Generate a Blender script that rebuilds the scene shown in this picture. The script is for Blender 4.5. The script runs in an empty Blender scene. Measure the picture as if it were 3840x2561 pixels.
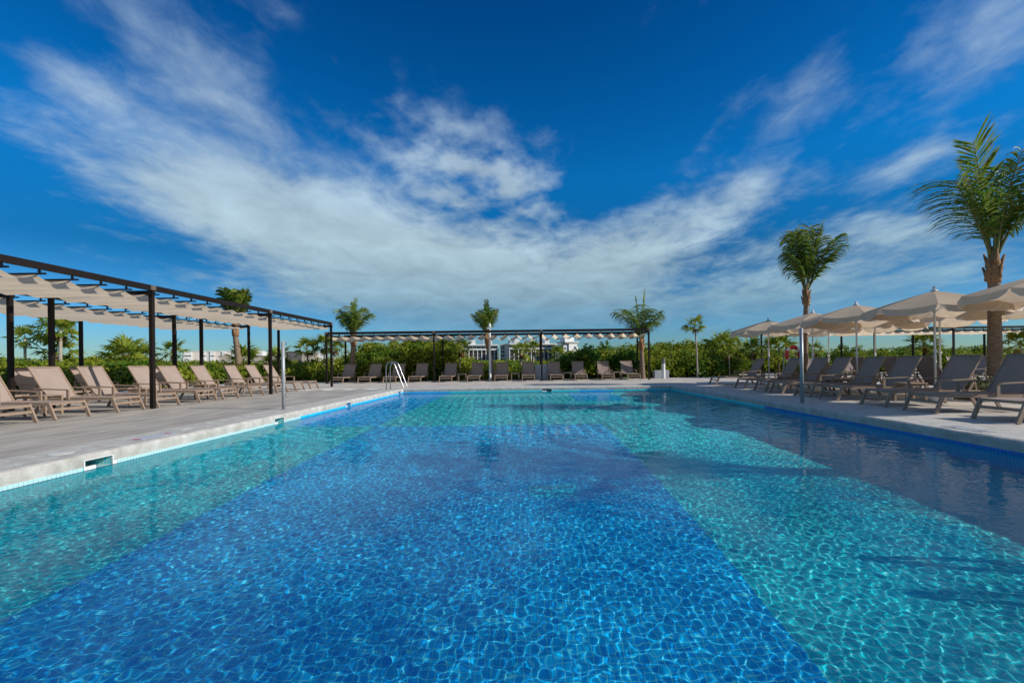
import bpy, math, random
import numpy as np
from mathutils import Vector, Matrix
random.seed(7)
RNG = np.random.default_rng(11)
PI = math.pi
sc = bpy.context.scene
COL = sc.collection

# ------------------------------------------------------------------ camera
cd = bpy.data.cameras.new('camera'); co = bpy.data.objects.new('camera', cd); COL.objects.link(co)
cd.sensor_width = 36.0; cd.lens = 16.0
cd.shift_x = -0.01553; cd.shift_y = 0.02084
cd.clip_start = 0.05; cd.clip_end = 6000
co.matrix_world = Matrix.Translation((0, 0, 1.0)) @ Matrix.Rotation(PI/2, 4, 'X') @ Matrix.Rotation(-0.0125, 4, 'Z')
sc.camera = co

# ------------------------------------------------------------------ sky
SUN_EL = math.radians(29.0)
SX, SY = 0.966, -0.258            # horizontal direction towards the sun
world = bpy.data.worlds.new('World'); sc.world = world; world.use_nodes = True
wt = world.node_tree; wn = wt.nodes; wl = wt.links
for n in list(wn): wn.remove(n)

def wnode(t, **kw):
    n = wn.new(t)
    for k, v in kw.items(): setattr(n, k, v)
    return n
def wmath(op, a, b=None, c=None, clamp=False):
    n = wn.new('ShaderNodeMath'); n.operation = op; n.use_clamp = clamp
    for i, x in enumerate((a, b, c)):
        if x is None: continue
        if isinstance(x, (int, float)): n.inputs[i].default_value = x
        else: wl.new(x, n.inputs[i])
    return n.outputs[0]
wout = wnode('ShaderNodeOutputWorld'); wbg = wnode('ShaderNodeBackground')
wl.new(wbg.outputs[0], wout.inputs[0]); wbg.inputs[1].default_value = 0.15
sky = wnode('ShaderNodeTexSky', sky_type='NISHITA', sun_disc=False, sun_elevation=SUN_EL)
sky.sun_rotation = math.atan2(SX, SY)
sky.air_density = 1.0; sky.dust_density = 0.15; sky.ozone_density = 3.0
tc = wnode('ShaderNodeTexCoord')
sep = wnode('ShaderNodeSeparateXYZ'); wl.new(tc.outputs['Generated'], sep.inputs[0])
dx, dy, dz = sep.outputs
zc = wmath('MAXIMUM', dz, 0.0)
az = wmath('MULTIPLY', wmath('ARCTAN2', dx, dy), 180/PI)
el = wmath('MULTIPLY', wmath('ARCSINE', dz), 180/PI)
# deepen and saturate the clear sky the way the polarised photograph shows it
hs = wnode('ShaderNodeHueSaturation'); hs.inputs['Saturation'].default_value = 1.35
hs.inputs['Hue'].default_value = 0.497
wl.new(sky.outputs[0], hs.inputs['Color'])
ramp = wnode('ShaderNodeValToRGB'); wl.new(wmath('DIVIDE', el, 90.0, clamp=True), ramp.inputs[0])
cr = ramp.color_ramp
cr.elements[0].position = 0.0; cr.elements[0].color = (0.26, 0.38, 0.50, 1)
cr.elements[1].position = 1.0; cr.elements[1].color = (0.05, 0.26, 0.50, 1)
for p, c in ((0.05, (0.22, 0.43, 0.64, 1)), (0.13, (0.055, 0.32, 0.46, 1)), (0.24, (0.06, 0.62, 0.82, 1)), (0.42, (0.02, 0.42, 0.62, 1))):
    e = cr.elements.new(p); e.color = c
mul = wnode('ShaderNodeMix', data_type='RGBA', blend_type='MULTIPLY'); mul.inputs[0].default_value = 1.0
wl.new(hs.outputs[0], mul.inputs[6]); wl.new(ramp.outputs[0], mul.inputs[7])
clear = mul.outputs[2]
# clouds: a high layer seen in perspective (plane coordinates), thickest where the blobs say
den = wmath('ADD', zc, 0.12)
px = wmath('DIVIDE', dx, den); py = wmath('DIVIDE', dy, den)
cmb = wnode('ShaderNodeCombineXYZ'); wl.new(px, cmb.inputs[0]); wl.new(py, cmb.inputs[1])
def cnoise(sx, sy, rot, detail, rough, dist, off):
    mp = wnode('ShaderNodeMapping'); wl.new(cmb.outputs[0], mp.inputs[0])
    mp.inputs['Scale'].default_value = (sx, sy, 1); mp.inputs['Rotation'].default_value = (0, 0, rot)
    mp.inputs['Location'].default_value = off
    nz = wnode('ShaderNodeTexNoise'); wl.new(mp.outputs[0], nz.inputs['Vector'])
    nz.inputs['Scale'].default_value = 1.0; nz.inputs['Detail'].default_value = detail
    nz.inputs['Roughness'].default_value = rough; nz.inputs['Distortion'].default_value = dist
    return nz.outputs['Fac']
n_big = cnoise(1.1, 0.8, 0.1, 5, 0.5, 0.3, (3.1, 0.7, 0))
n_fine = cnoise(9.0, 6.5, 0.4, 6, 0.6, 0.4, (4.4, 1.9, 0))
n_str = cnoise(2.7, 2.0, -0.2, 10, 0.6, 0.5, (8.3, 2.2, 0))
n_cell = cnoise(6.0, 5.0, 0.5, 5, 0.5, 0.2, (1.3, 5.2, 0))
aec = wnode('ShaderNodeCombineXYZ'); wl.new(az, aec.inputs[0]); wl.new(el, aec.inputs[1])
def blob(a, e, ra, re, rot, k):
    vm = wnode('ShaderNodeVectorMath', operation='SUBTRACT'); wl.new(aec.outputs[0], vm.inputs[0]); vm.inputs[1].default_value = (a, e, 0)
    vr = wnode('ShaderNodeVectorRotate', rotation_type='Z_AXIS'); wl.new(vm.outputs[0], vr.inputs['Vector']); vr.inputs['Angle'].default_value = -math.radians(rot)
    vd = wnode('ShaderNodeVectorMath', operation='DIVIDE'); wl.new(vr.outputs[0], vd.inputs[0]); vd.inputs[1].default_value = (ra, re, 1)
    vl = wnode('ShaderNodeVectorMath', operation='LENGTH'); wl.new(vd.outputs[0], vl.inputs[0])
    mr = wnode('ShaderNodeMapRange', interpolation_type='SMOOTHSTEP'); wl.new(vl.outputs['Value'], mr.inputs[0])
    mr.inputs[1].default_value = 0.0; mr.inputs[2].default_value = 1.0; mr.inputs[3].default_value = k; mr.inputs[4].default_value = 0.0
    return mr.outputs[0]
def total(bl):
    s = None
    for b in bl:
        o = blob(*b); s = o if s is None else wmath('ADD', s, o)
    return s
cov = total([(-37, 16.5, 20, 5.5, -8, 0.30), (-29, 18, 28, 10.5, -14, 0.60), (-17, 13, 29, 9, -12, 0.55), (-3, 10.5, 38, 10, 0, 0.70), (5, 5.5, 50, 6, 0, 0.52), (15, 14.5, 19, 7.5, 24, 0.50),
             (27, 17.5, 13, 4.5, 6, 0.42), (38, 10, 24, 8, 5, 0.56), (30, 6, 25, 4, 0, 0.26), (-37, 28.5, 16, 5.5, -28, 0.36), (41, 18.2, 9, 2.8, 10, 0.50),
             (46, 27, 10, 6, 12, 0.34), (44, 22, 10, 4, 20, 0.2), (31, 25.5, 17, 4.6, 50, 0.28), (-45, 24, 6, 2.5, -20, 0.3), (-30, 8.5, 25, 3.6, -8, 0.36),
             (70, 14, 25, 12, 0, 0.45), (-78, 20, 28, 12, 0, 0.45)])
covcell = total([(-9, 24.5, 20, 9, -6, 0.85), (-3, 20, 16, 7, -5, 0.6)])
hole = total([(12, 25, 13, 10, 40, 0.32), (-44, 10.5, 18, 4.0, -5, 0.14), (-47, 26, 9, 6, 0, 0.15)])
def sstep(x, a, b):
    m_ = wnode('ShaderNodeMapRange', interpolation_type='SMOOTHSTEP'); wl.new(x, m_.inputs[0]); m_.inputs[1].default_value = a; m_.inputs[2].default_value = b
    return m_.outputs[0]
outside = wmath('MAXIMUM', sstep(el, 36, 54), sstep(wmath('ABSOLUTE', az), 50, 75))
cov = wmath('ADD', cov, wmath('MULTIPLY', outside, 0.34))  # extra cloud cover added out of view to brighten the ambient fill
base = wmath('ADD', wmath('ADD', wmath('MULTIPLY', n_big, 0.6), wmath('MULTIPLY', n_str, 0.85)), wmath('MULTIPLY', wmath('SUBTRACT', n_fine, 0.5), 0.62))
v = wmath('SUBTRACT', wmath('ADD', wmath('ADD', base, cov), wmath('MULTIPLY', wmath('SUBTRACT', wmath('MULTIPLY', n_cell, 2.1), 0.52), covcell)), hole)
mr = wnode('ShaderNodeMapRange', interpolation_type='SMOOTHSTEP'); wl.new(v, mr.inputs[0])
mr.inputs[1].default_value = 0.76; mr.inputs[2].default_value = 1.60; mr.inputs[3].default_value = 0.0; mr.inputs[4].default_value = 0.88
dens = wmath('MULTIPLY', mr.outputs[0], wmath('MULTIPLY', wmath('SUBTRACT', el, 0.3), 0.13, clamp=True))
# cloud tone: paler in the dense middle, blue-grey towards the horizon
cramp = wnode('ShaderNodeValToRGB'); wl.new(wmath('DIVIDE', el, 40.0, clamp=True), cramp.inputs[0])
k = cramp.color_ramp
k.elements[0].position = 0.0; k.elements[0].color = (1.10, 2.10, 3.00, 1)
k.elements[1].position = 1.0; k.elements[1].color = (2.0, 3.0, 4.3, 1)
for p, c in ((0.16, (1.6, 2.7, 3.4, 1)), (0.36, (3.2, 4.2, 4.7, 1)), (0.6, (2.7, 3.6, 4.5, 1))):
    e = k.elements.new(p); e.color = c
tone = wnode('ShaderNodeMix', data_type='RGBA', blend_type='MULTIPLY'); tone.inputs[0].default_value = 1.0
wl.new(cramp.outputs[0], tone.inputs[6])
gr = wnode('ShaderNodeMapRange'); wl.new(n_str, gr.inputs[0]); gr.inputs[1].default_value = 0.3; gr.inputs[2].default_value = 0.7; gr.inputs[3].default_value = 0.78; gr.inputs[4].default_value = 1.12
wl.new(gr.outputs[0], tone.inputs[7])
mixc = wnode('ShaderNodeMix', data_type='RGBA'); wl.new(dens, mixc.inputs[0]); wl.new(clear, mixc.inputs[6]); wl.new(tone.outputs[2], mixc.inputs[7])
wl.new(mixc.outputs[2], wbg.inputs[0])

# ------------------------------------------------------------------ sun, exposure
ld = bpy.data.lights.new('sun', 'SUN'); ld.energy = 5.0; ld.angle = math.radians(0.5); ld.color = (1.0, 0.935, 0.86)
lo = bpy.data.objects.new('sun', ld); COL.objects.link(lo)
sdir = Vector((-SX*math.cos(SUN_EL), -SY*math.cos(SUN_EL), -math.sin(SUN_EL)))
lo.rotation_euler = sdir.to_track_quat('-Z', 'Y').to_euler(); lo.location = (30, -8, 20)
ld.cycles.is_caustics_light = True
vs = sc.view_settings; vs.view_transform = 'Standard'; vs.look = 'None'; vs.exposure = 0.05; vs.gamma = 1.0; vs.use_curve_mapping = False
cy = sc.cycles
cy.caustics_reflective = False; cy.caustics_refractive = True; cy.sample_clamp_indirect = 4.0
cy.max_bounces = 8; cy.diffuse_bounces = 4; cy.glossy_bounces = 3; cy.transmission_bounces = 6; cy.transparent_max_bounces = 8

# ------------------------------------------------------------------ material helpers
def srgb(r, g, b):
    f = lambda c: (c/255/12.92) if c/255 <= 0.04045 else ((c/255+0.055)/1.055)**2.4
    return (f(r), f(g), f(b), 1)
def new_mat(name):
    m = bpy.data.materials.new(name); m.use_nodes = True
    return m, m.node_tree, m.node_tree.nodes['Principled BSDF']
def noise_col(nt, c1, c2, scale, detail=4, rough=0.6, vec='Object', stretch=None, lo_=0.35, hi=0.65):
    N, L = nt.nodes, nt.links
    t = N.new('ShaderNodeTexCoord'); src = t.outputs[vec]
    if stretch:
        mp = N.new('ShaderNodeMapping'); mp.inputs['Scale'].default_value = stretch; L.new(src, mp.inputs[0]); src = mp.outputs[0]
    nz = N.new('ShaderNodeTexNoise'); nz.inputs['Scale'].default_value = scale; nz.inputs['Detail'].default_value = detail; nz.inputs['Roughness'].default_value = rough
    L.new(src, nz.inputs['Vector'])
    r = N.new('ShaderNodeValToRGB'); r.color_ramp.elements[0].position = lo_; r.color_ramp.elements[1].position = hi
    r.color_ramp.elements[0].color = (*c1[:3], 1); r.color_ramp.elements[1].color = (*c2[:3], 1)
    L.new(nz.outputs['Fac'], r.inputs[0])
    return r.outputs[0], nz.outputs['Fac'], src
def simple(name, c1, c2=None, scale=6, rough=0.5, metal=0.0, bump=0.0, stretch=None, detail=4, bscale=None):
    m, nt, b = new_mat(name)
    c2 = c2 or tuple(x*0.82 for x in c1[:3])
    col, fac, src = noise_col(nt, c1, c2, scale, detail, stretch=stretch)
    nt.links.new(col, b.inputs['Base Color']); b.inputs['Roughness'].default_value = rough; b.inputs['Metallic'].default_value = metal
    if bump:
        bp = nt.nodes.new('ShaderNodeBump'); bp.inputs['Strength'].default_value = bump; bp.inputs['Distance'].default_value = 0.01
        h = fac
        if bscale:
            n2 = nt.nodes.new('ShaderNodeTexNoise'); n2.inputs['Scale'].default_value = bscale; n2.inputs['Detail'].default_value = 5; nt.links.new(src, n2.inputs['Vector']); h = n2.outputs['Fac']
        nt.links.new(h, bp.inputs['Height']); nt.links.new(bp.outputs[0], b.inputs['Normal'])
    return m
def leafmat(name, c1, c2, trans=0.35, scale=1.2, rough=0.45, c3=None):
    m, nt, b = new_mat(name); N, L = nt.nodes, nt.links
    col, fac, src = noise_col(nt, c1, c2, scale, 3, lo_=0.38, hi=0.62)
    if c3:
        col2, f2, _ = noise_col(nt, (0, 0, 0), (1, 1, 1), scale*7, 2, lo_=0.45, hi=0.75)
        mx = N.new('ShaderNodeMix'); mx.data_type = 'RGBA'; L.new(f2, mx.inputs[0])
        mrr = N.new('ShaderNodeMapRange'); L.new(f2, mrr.inputs[0]); mrr.inputs[1].default_value = 0.5; mrr.inputs[2].default_value = 0.75
        L.new(mrr.outputs[0], mx.inputs[0]); L.new(col, mx.inputs[6]); mx.inputs[7].default_value = (*c3[:3], 1); col = mx.outputs[2]
    L.new(col, b.inputs['Base Color']); b.inputs['Roughness'].default_value = rough
    b.inputs['Specular IOR Level'].default_value = 0.14
    tr = N.new('ShaderNodeBsdfTranslucent'); L.new(col, tr.inputs['Color'])
    ms = N.new('ShaderNodeMixShader'); ms.inputs[0].default_value = trans
    L.new(b.outputs[0], ms.inputs[1]); L.new(tr.outputs[0], ms.inputs[2])
    L.new(ms.outputs[0], N['Material Output'].inputs['Surface'])
    return m
def fabric(name, c1, c2, trans, scale=3.0, weave=220, rough=0.85):
    m, nt, b = new_mat(name); N, L = nt.nodes, nt.links
    col, fac, src = noise_col(nt, c1, c2, scale, 5)
    L.new(col, b.inputs['Base Color']); b.inputs['Roughness'].default_value = rough; b.inputs['Specular IOR Level'].default_value = 0.2
    wv = N.new('ShaderNodeTexNoise'); wv.inputs['Scale'].default_value = weave; L.new(src, wv.inputs['Vector'])
    bp = N.new('ShaderNodeBump'); bp.inputs['Strength'].default_value = 0.25; bp.inputs['Distance'].default_value = 0.003; L.new(wv.outputs['Fac'], bp.inputs['Height']); L.new(bp.outputs[0], b.inputs['Normal'])
    tr = N.new('ShaderNodeBsdfTranslucent'); L.new(col, tr.inputs['Color'])
    ms = N.new('ShaderNodeMixShader'); ms.inputs[0].default_value = trans
    L.new(b.outputs[0], ms.inputs[1]); L.new(tr.outputs[0], ms.inputs[2]); L.new(ms.outputs[0], N['Material Output'].inputs['Surface'])
    return m
def tilemat(name, c1, c2, grout, size, plane, rough=0.25):
    """mosaic: grid lines + per-tile tone. plane: which object axes carry the grid"""
    m, nt, b = new_mat(name); N, L = nt.nodes, nt.links
    t = N.new('ShaderNodeTexCoord'); s = N.new('ShaderNodeSeparateXYZ'); L.new(t.outputs['Object'], s.inputs[0])
    c = N.new('ShaderNodeCombineXYZ'); L.new(s.outputs[plane[0]], c.inputs[0]); L.new(s.outputs[plane[1]], c.inputs[1])
    br = N.new('ShaderNodeTexBrick'); L.new(c.outputs[0], br.inputs['Vector']); br.offset = 0.0; br.squash = 1.0
    br.inputs['Scale'].default_value = 1.0; br.inputs['Brick Width'].default_value = size; br.inputs['Row Height'].default_value = size
    br.inputs['Mortar Size'].default_value = size*0.055; br.inputs['Mortar Smooth'].default_value = 0.1; br.inputs['Bias'].default_value = 0.0
    br.inputs['Color1'].default_value = (*c1[:3], 1); br.inputs['Color2'].default_value = (*c2[:3], 1); br.inputs['Mortar'].default_value = (*grout[:3], 1)
    L.new(br.outputs['Color'], b.inputs['Base Color']); b.inputs['Roughness'].default_value = rough
    return m

M = {}
M['concrete'] = simple('concrete', (0.52, 0.475, 0.415), (0.37, 0.335, 0.29), 0.9, 0.85, bump=0.35, bscale=160, detail=8)
M['coping'] = simple('coping_concrete', (0.54, 0.52, 0.47), (0.36, 0.345, 0.30), 5.5, 0.9, bump=0.8, bscale=85, detail=10)
M['ground'] = simple('ground_soil', (0.07, 0.075, 0.03), (0.13, 0.10, 0.05), 0.6, 0.95, bump=0.5)
M['soil'] = simple('bed_soil', (0.045, 0.026, 0.015), (0.10, 0.06, 0.03), 14, 0.95, bump=0.8)
M['steel'] = simple('steel', (0.46, 0.47, 0.48), (0.40, 0.41, 0.42), 8, 0.3, metal=1.0)
M['galv'] = simple('galvanised', (0.40, 0.41, 0.41), (0.32, 0.33, 0.33), 20, 0.45, metal=0.25)
M['white'] = simple('white_paint', (0.74, 0.74, 0.72), (0.66, 0.66, 0.64), 5, 0.45)
M['whiteplast'] = simple('white_plastic', (0.70, 0.70, 0.68), (0.62, 0.61, 0.58), 7, 0.4)
M['darkhead'] = simple('grey_lamp_head', (0.16, 0.17, 0.17), (0.12, 0.12, 0.12), 9, 0.4)
M['greybox'] = simple('grey_cabinet', (0.40, 0.42, 0.44), (0.34, 0.36, 0.38), 3, 0.5)
M['red'] = simple('red_vinyl', (0.50, 0.025, 0.02), (0.40, 0.02, 0.02), 6, 0.45)
M['rope'] = simple('rope', (0.65, 0.63, 0.58), (0.5, 0.48, 0.43), 60, 0.8)
M['frame'] = simple('bronze_taupe_frame', (0.30, 0.215, 0.15), (0.26, 0.185, 0.13), 6, 0.45)
M['sling'] = fabric('taupe_sling', (0.36, 0.285, 0.245), (0.32, 0.25, 0.215), 0.16)
M['pergola'] = simple('dark_bronze_steel', (0.013, 0.008, 0.0055), (0.010, 0.0065, 0.0045), 5, 0.55)
M['pergola'].node_tree.nodes['Principled BSDF'].inputs['Specular IOR Level'].default_value = 0.22
M['bracket'] = simple('bronze_bracket', (0.13, 0.10, 0.065), (0.10, 0.075, 0.05), 12, 0.5)
M['canvas'] = fabric('cream_canvas', (0.86, 0.73, 0.54), (0.80, 0.67, 0.49), 0.60, 1.2)
M['umbrella'] = fabric('beige_umbrella_cloth', (0.72, 0.585, 0.43), (0.65, 0.52, 0.375), 0.44, 2.0)
M['piping'] = simple('white_piping', (0.72, 0.70, 0.66), (0.64, 0.62, 0.58), 12, 0.7)
M['trunk'] = simple('coconut_bark', (0.27, 0.19, 0.125), (0.13, 0.09, 0.06), 9, 0.9, bump=0.8, stretch=(1, 1, 4.0), bscale=40)
M['fibre'] = simple('palm_fibre', (0.36, 0.20, 0.09), (0.16, 0.08, 0.035), 12, 0.9, bump=0.9, stretch=(3, 3, 0.7), bscale=50)
M['palestem'] = simple('pale_palm_stem', (0.40, 0.35, 0.28), (0.28, 0.24, 0.19), 14, 0.9, bump=0.4)
M['stem'] = simple('woody_stem', (0.11, 0.075, 0.045), (0.07, 0.05, 0.03), 20, 0.9)
M['frond'] = leafmat('coconut_frond', (0.085, 0.180, 0.022), (0.20, 0.255, 0.036), 0.38, 0.9, c3=(0.26, 0.19, 0.045))
M['rachis'] = simple('frond_rib', (0.16, 0.17, 0.035), (0.11, 0.10, 0.03), 4, 0.5)
M['fan'] = leafmat('fan_leaf', (0.12, 0.23, 0.024), (0.31, 0.33, 0.036), 0.48, 0.8, c3=(0.40, 0.32, 0.04))
M['deadfan'] = leafmat('dry_fan_leaf', (0.22, 0.13, 0.04), (0.13, 0.07, 0.025), 0.25, 2.0, 0.7)
M['scrub'] = leafmat('scrub_leaf', (0.075, 0.165, 0.014), (0.27, 0.30, 0.024), 0.42, 0.45, c3=(0.26, 0.27, 0.03))
M['broad'] = leafmat('broad_leaf', (0.055, 0.145, 0.016), (0.11, 0.20, 0.026), 0.32, 1.0, 0.3)
M['lime'] = leafmat('lime_leaf', (0.13, 0.20, 0.015), (0.21, 0.26, 0.02), 0.42, 0.9)
M['sage'] = leafmat('sage_leaf', (0.12, 0.14, 0.075), (0.20, 0.20, 0.10), 0.3, 3.0)
M['render'] = simple('white_render', (0.78, 0.77, 0.74), (0.70, 0.69, 0.66), 0.15, 0.8)
M['renderpink'] = simple('warm_render', (0.70, 0.62, 0.55), (0.64, 0.57, 0.50), 0.2, 0.8)
M['slab'] = simple('grey_slab', (0.58, 0.58, 0.55), (0.52, 0.52, 0.49), 0.3, 0.8)
M['stone'] = simple('dark_stone', (0.13, 0.12, 0.12), (0.08, 0.075, 0.075), 0.8, 0.9, detail=8)
M['beigewall'] = simple('beige_wall', (0.42, 0.37, 0.30), (0.36, 0.31, 0.25), 0.3, 0.9)
M['glass'] = simple('window_glass', (0.035, 0.085, 0.11), (0.02, 0.05, 0.07), 0.4, 0.12)
M['brown'] = simple('brown_panel', (0.10, 0.065, 0.06), (0.085, 0.055, 0.05), 0.4, 0.7)
M['winframe'] = simple('dark_window_frame', (0.10, 0.10, 0.10), (0.08, 0.08, 0.08), 1, 0.5)
CYA, CYB, CYG = (0.010, 0.61, 0.70), (0.022, 0.71, 0.79), (0.22, 0.79, 0.81)
BLA, BLB, BLG = (0.002, 0.40, 0.94), (0.004, 0.54, 0.98), (0.12, 0.82, 0.96)
TS = 0.046
M['cy_floor'] = tilemat('cyan_mosaic_floor', CYA, CYB, CYG, TS, 'XY')
M['bl_floor'] = tilemat('blue_mosaic_floor', BLA, BLB, BLG, TS, 'XY')
M['cy_side'] = tilemat('cyan_mosaic_side', CYA, CYB, CYG, TS, 'YZ')
M['bl_side'] = tilemat('blue_mosaic_side', BLA, BLB, BLG, TS, 'YZ')
M['cy_end'] = tilemat('cyan_mosaic_end', CYA, CYB, CYG, TS, 'XZ')
M['bl_end'] = tilemat('blue_mosaic_end', BLA, BLB, BLG, TS, 'XZ')
M['cy_tile'] = simple('cyan_tile', (0.36, 0.62, 0.64), (0.48, 0.70, 0.70), 9, 0.2)
M['bl_tile'] = simple('blue_tile', (0.02, 0.16, 0.52), (0.03, 0.22, 0.58), 9, 0.2)
M['grate'] = simple('drain_grate', (0.02, 0.60, 0.86), (0.03, 0.66, 0.88), 9, 0.3)
M['grout'] = simple('pale_grout', (0.70, 0.70, 0.64), (0.62, 0.62, 0.56), 12, 0.9)
def plankmat():
    m, nt, b = new_mat('grey_plank_tile'); N, L = nt.nodes, nt.links
    col, fac, src = noise_col(nt, (0.33, 0.300, 0.258), (0.42, 0.385, 0.332), 3.0, 7, vec='Object', stretch=(9, 0.5, 1))
    g = N.new('ShaderNodeNewGeometry')
    sn = N.new('ShaderNodeVectorMath'); sn.operation = 'DIVIDE'; L.new(g.outputs['Position'], sn.inputs[0]); sn.inputs[1].default_value = (0.30, 1.20, 9)
    wnz = N.new('ShaderNodeTexNoise'); wnz.inputs['Scale'].default_value = 0.9; L.new(sn.outputs[0], wnz.inputs['Vector'])
    mrp = N.new('ShaderNodeMapRange'); L.new(wnz.outputs['Fac'], mrp.inputs[0]); mrp.inputs[1].default_value = 0.3; mrp.inputs[2].default_value = 0.7; mrp.inputs[3].default_value = 0.74; mrp.inputs[4].default_value = 1.14
    mx = N.new('ShaderNodeMix'); mx.data_type = 'RGBA'; mx.blend_type = 'MULTIPLY'; mx.inputs[0].default_value = 1
    L.new(col, mx.inputs[6]); L.new(mrp.outputs[0], mx.inputs[7]); L.new(mx.outputs[2], b.inputs['Base Color'])
    b.inputs['Roughness'].default_value = 0.6
    return m
M['plank'] = plankmat()
wm = bpy.data.materials.new('pool_water'); wm.use_nodes = True
wN_, wL_ = wm.node_tree.nodes, wm.node_tree.links; wN_.clear()
wo_ = wN_.new('ShaderNodeOutputMaterial'); wrf = wN_.new('ShaderNodeBsdfRefraction'); wgl = wN_.new('ShaderNodeBsdfGlossy'); wfr = wN_.new('ShaderNodeFresnel'); wmx = wN_.new('ShaderNodeMixShader'); wmu = wN_.new('ShaderNodeMath')
wrf.inputs['IOR'].default_value = 1.33; wrf.inputs['Roughness'].default_value = 0.0; wrf.inputs['Color'].default_value = (0.97, 1.0, 1.0, 1)
wgl.inputs['Roughness'].default_value = 0.0; wfr.inputs['IOR'].default_value = 1.33
wmu.operation = 'MULTIPLY'; wmu.inputs[1].default_value = 0.56; wL_.new(wfr.outputs[0], wmu.inputs[0]); wL_.new(wmu.outputs[0], wmx.inputs[0])
wL_.new(wrf.outputs[0], wmx.inputs[1]); wL_.new(wgl.outputs[0], wmx.inputs[2]); wL_.new(wmx.outputs[0], wo_.inputs[0]); M['water'] = wm

# ------------------------------------------------------------------ mesh helpers
class MB:
    def __init__(s): s.v = []; s.f = []
    def add(s, vs, fs):
        o = len(s.v); s.v += [tuple(p) for p in vs]; s.f += [tuple(i+o for i in q) for q in fs]; return s
    def box(s, x0, x1, y0, y1, z0, z1):
        return s.add([(x0, y0, z0), (x1, y0, z0), (x1, y1, z0), (x0, y1, z0), (x0, y0, z1), (x1, y0, z1), (x1, y1, z1), (x0, y1, z1)],
                     [(0, 3, 2, 1), (4, 5, 6, 7), (0, 1, 5, 4), (1, 2, 6, 5), (2, 3, 7, 6), (3, 0, 4, 7)])
    def bbox(s, x0, x1, y0, y1, z0, z1, b):
        """box with a chamfer b on its top edges"""
        v = [(x0, y0, z0), (x1, y0, z0), (x1, y1, z0), (x0, y1, z0), (x0, y0, z1-b), (x1, y0, z1-b), (x1, y1, z1-b), (x0, y1, z1-b),
             (x0+b, y0+b, z1), (x1-b, y0+b, z1), (x1-b, y1-b, z1), (x0+b, y1-b, z1)]
        f = [(0, 3, 2, 1), (8, 9, 10, 11)]
        for a in range(4):
            n = (a+1) % 4; f += [(a, n, n+4, a+4), (a+4, n+4, n+8, a+8)]
        return s.add(v, f)
    def bar(s, p0, p1, w, h, up=(0, 0, 1)):
        p0, p1 = Vector(p0), Vector(p1); d = (p1-p0).normalized(); up = Vector(up)
        if abs(d.dot(up)) > 0.95: up = Vector((1, 0, 0))
        a = d.cross(up).normalized()*w/2; b = a.cross(d).normalized()*h/2
        return s.add([p0-a-b, p0+a-b, p0+a+b, p0-a+b, p1-a-b, p1+a-b, p1+a+b, p1-a+b],
                     [(0, 3, 2, 1), (4, 5, 6, 7), (0, 1, 5, 4), (1, 2, 6, 5), (2, 3, 7, 6), (3, 0, 4, 7)])
    def tube(s, pts, r, n=8, caps=True):
        pts = [Vector(p) for p in pts]; rs = r if isinstance(r, (list, tuple)) else [r]*len(pts)
        o = len(s.v); ref = None
        for i, p in enumerate(pts):
            d = (pts[min(i+1, len(pts)-1)]-pts[max(i-1, 0)]).normalized()
            if ref is None: ref = Vector((0, 0, 1)) if abs(d.z) < 0.9 else Vector((1, 0, 0))
            a = (ref - d*ref.dot(d)).normalized(); ref = a; b = d.cross(a)
            for k in range(n):
                t = 2*PI*k/n; s.v.append(tuple(p + (a*math.cos(t)+b*math.sin(t))*rs[i]))
        for i in range(len(pts)-1):
            for k in range(n):
                s.f.append((o+i*n+k, o+i*n+(k+1) % n, o+(i+1)*n+(k+1) % n, o+(i+1)*n+k))
        if caps:
            s.f.append(tuple(o+k for k in reversed(range(n)))); e = o+(len(pts)-1)*n; s.f.append(tuple(e+k for k in range(n)))
        return s
    def lathe(s, prof, n=16, c=(0, 0, 0)):
        o = len(s.v)
        for r, z in prof:
            for k in range(n):
                t = 2*PI*k/n; s.v.append((c[0]+r*math.cos(t), c[1]+r*math.sin(t), c[2]+z))
        for i in range(len(prof)-1):
            for k in range(n): s.f.append((o+i*n+k, o+i*n+(k+1) % n, o+(i+1)*n+(k+1) % n, o+(i+1)*n+k))
        s.f.append(tuple(o+k for k in reversed(range(n)))); e = o+(len(prof)-1)*n; s.f.append(tuple(e+k for k in range(n)))
        return s
    def grid(s, fn, nu, nv):
        o = len(s.v)
        for j in range(nv+1):
            for i in range(nu+1): s.v.append(tuple(fn(i/nu, j/nv)))
        for j in range(nv):
            for i in range(nu):
                a = o+j*(nu+1)+i; s.f.append((a, a+1, a+nu+2, a+nu+1))
        return s
    def mesh(s, name, mat, smooth=False):
        me = bpy.data.meshes.new(name); me.from_pydata(s.v, [], s.f); me.update()
        if mat: me.materials.append(mat)
        if smooth: me.shade_smooth()
        return me
def link(name, me, parent=None):
    o = bpy.data.objects.new(name, me); COL.objects.link(o)
    if parent is not None: o.parent = parent
    return o
def mk(name, mb, mat, parent=None, smooth=False): return link(name, mb.mesh(name, M[mat] if isinstance(mat, str) else mat, smooth), parent)
def tag(o, label, cat, group=None):
    o['label'] = label; o['category'] = cat
    if group: o['group'] = group
    return o
def thing(name, label, cat, group=None, loc=(0, 0, 0), rz=0.0):
    o = bpy.data.objects.new(name, None); COL.objects.link(o); o.location = loc; o.rotation_euler = (0, 0, rz); o.empty_display_size = 0.2
    return tag(o, label, cat, group)
def struct(o): o['kind'] = 'structure'; return o
def stuff(o): o['kind'] = 'stuff'; return o
CH = {}
def copy_tree(src, parent=None):
    c = src.copy(); COL.objects.link(c)
    if parent is not None: c.parent = parent
    for k in [x for x in ALLCH(src)]: copy_tree(k, c)
    return c
def ALLCH(o): return list(o.children)
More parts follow.
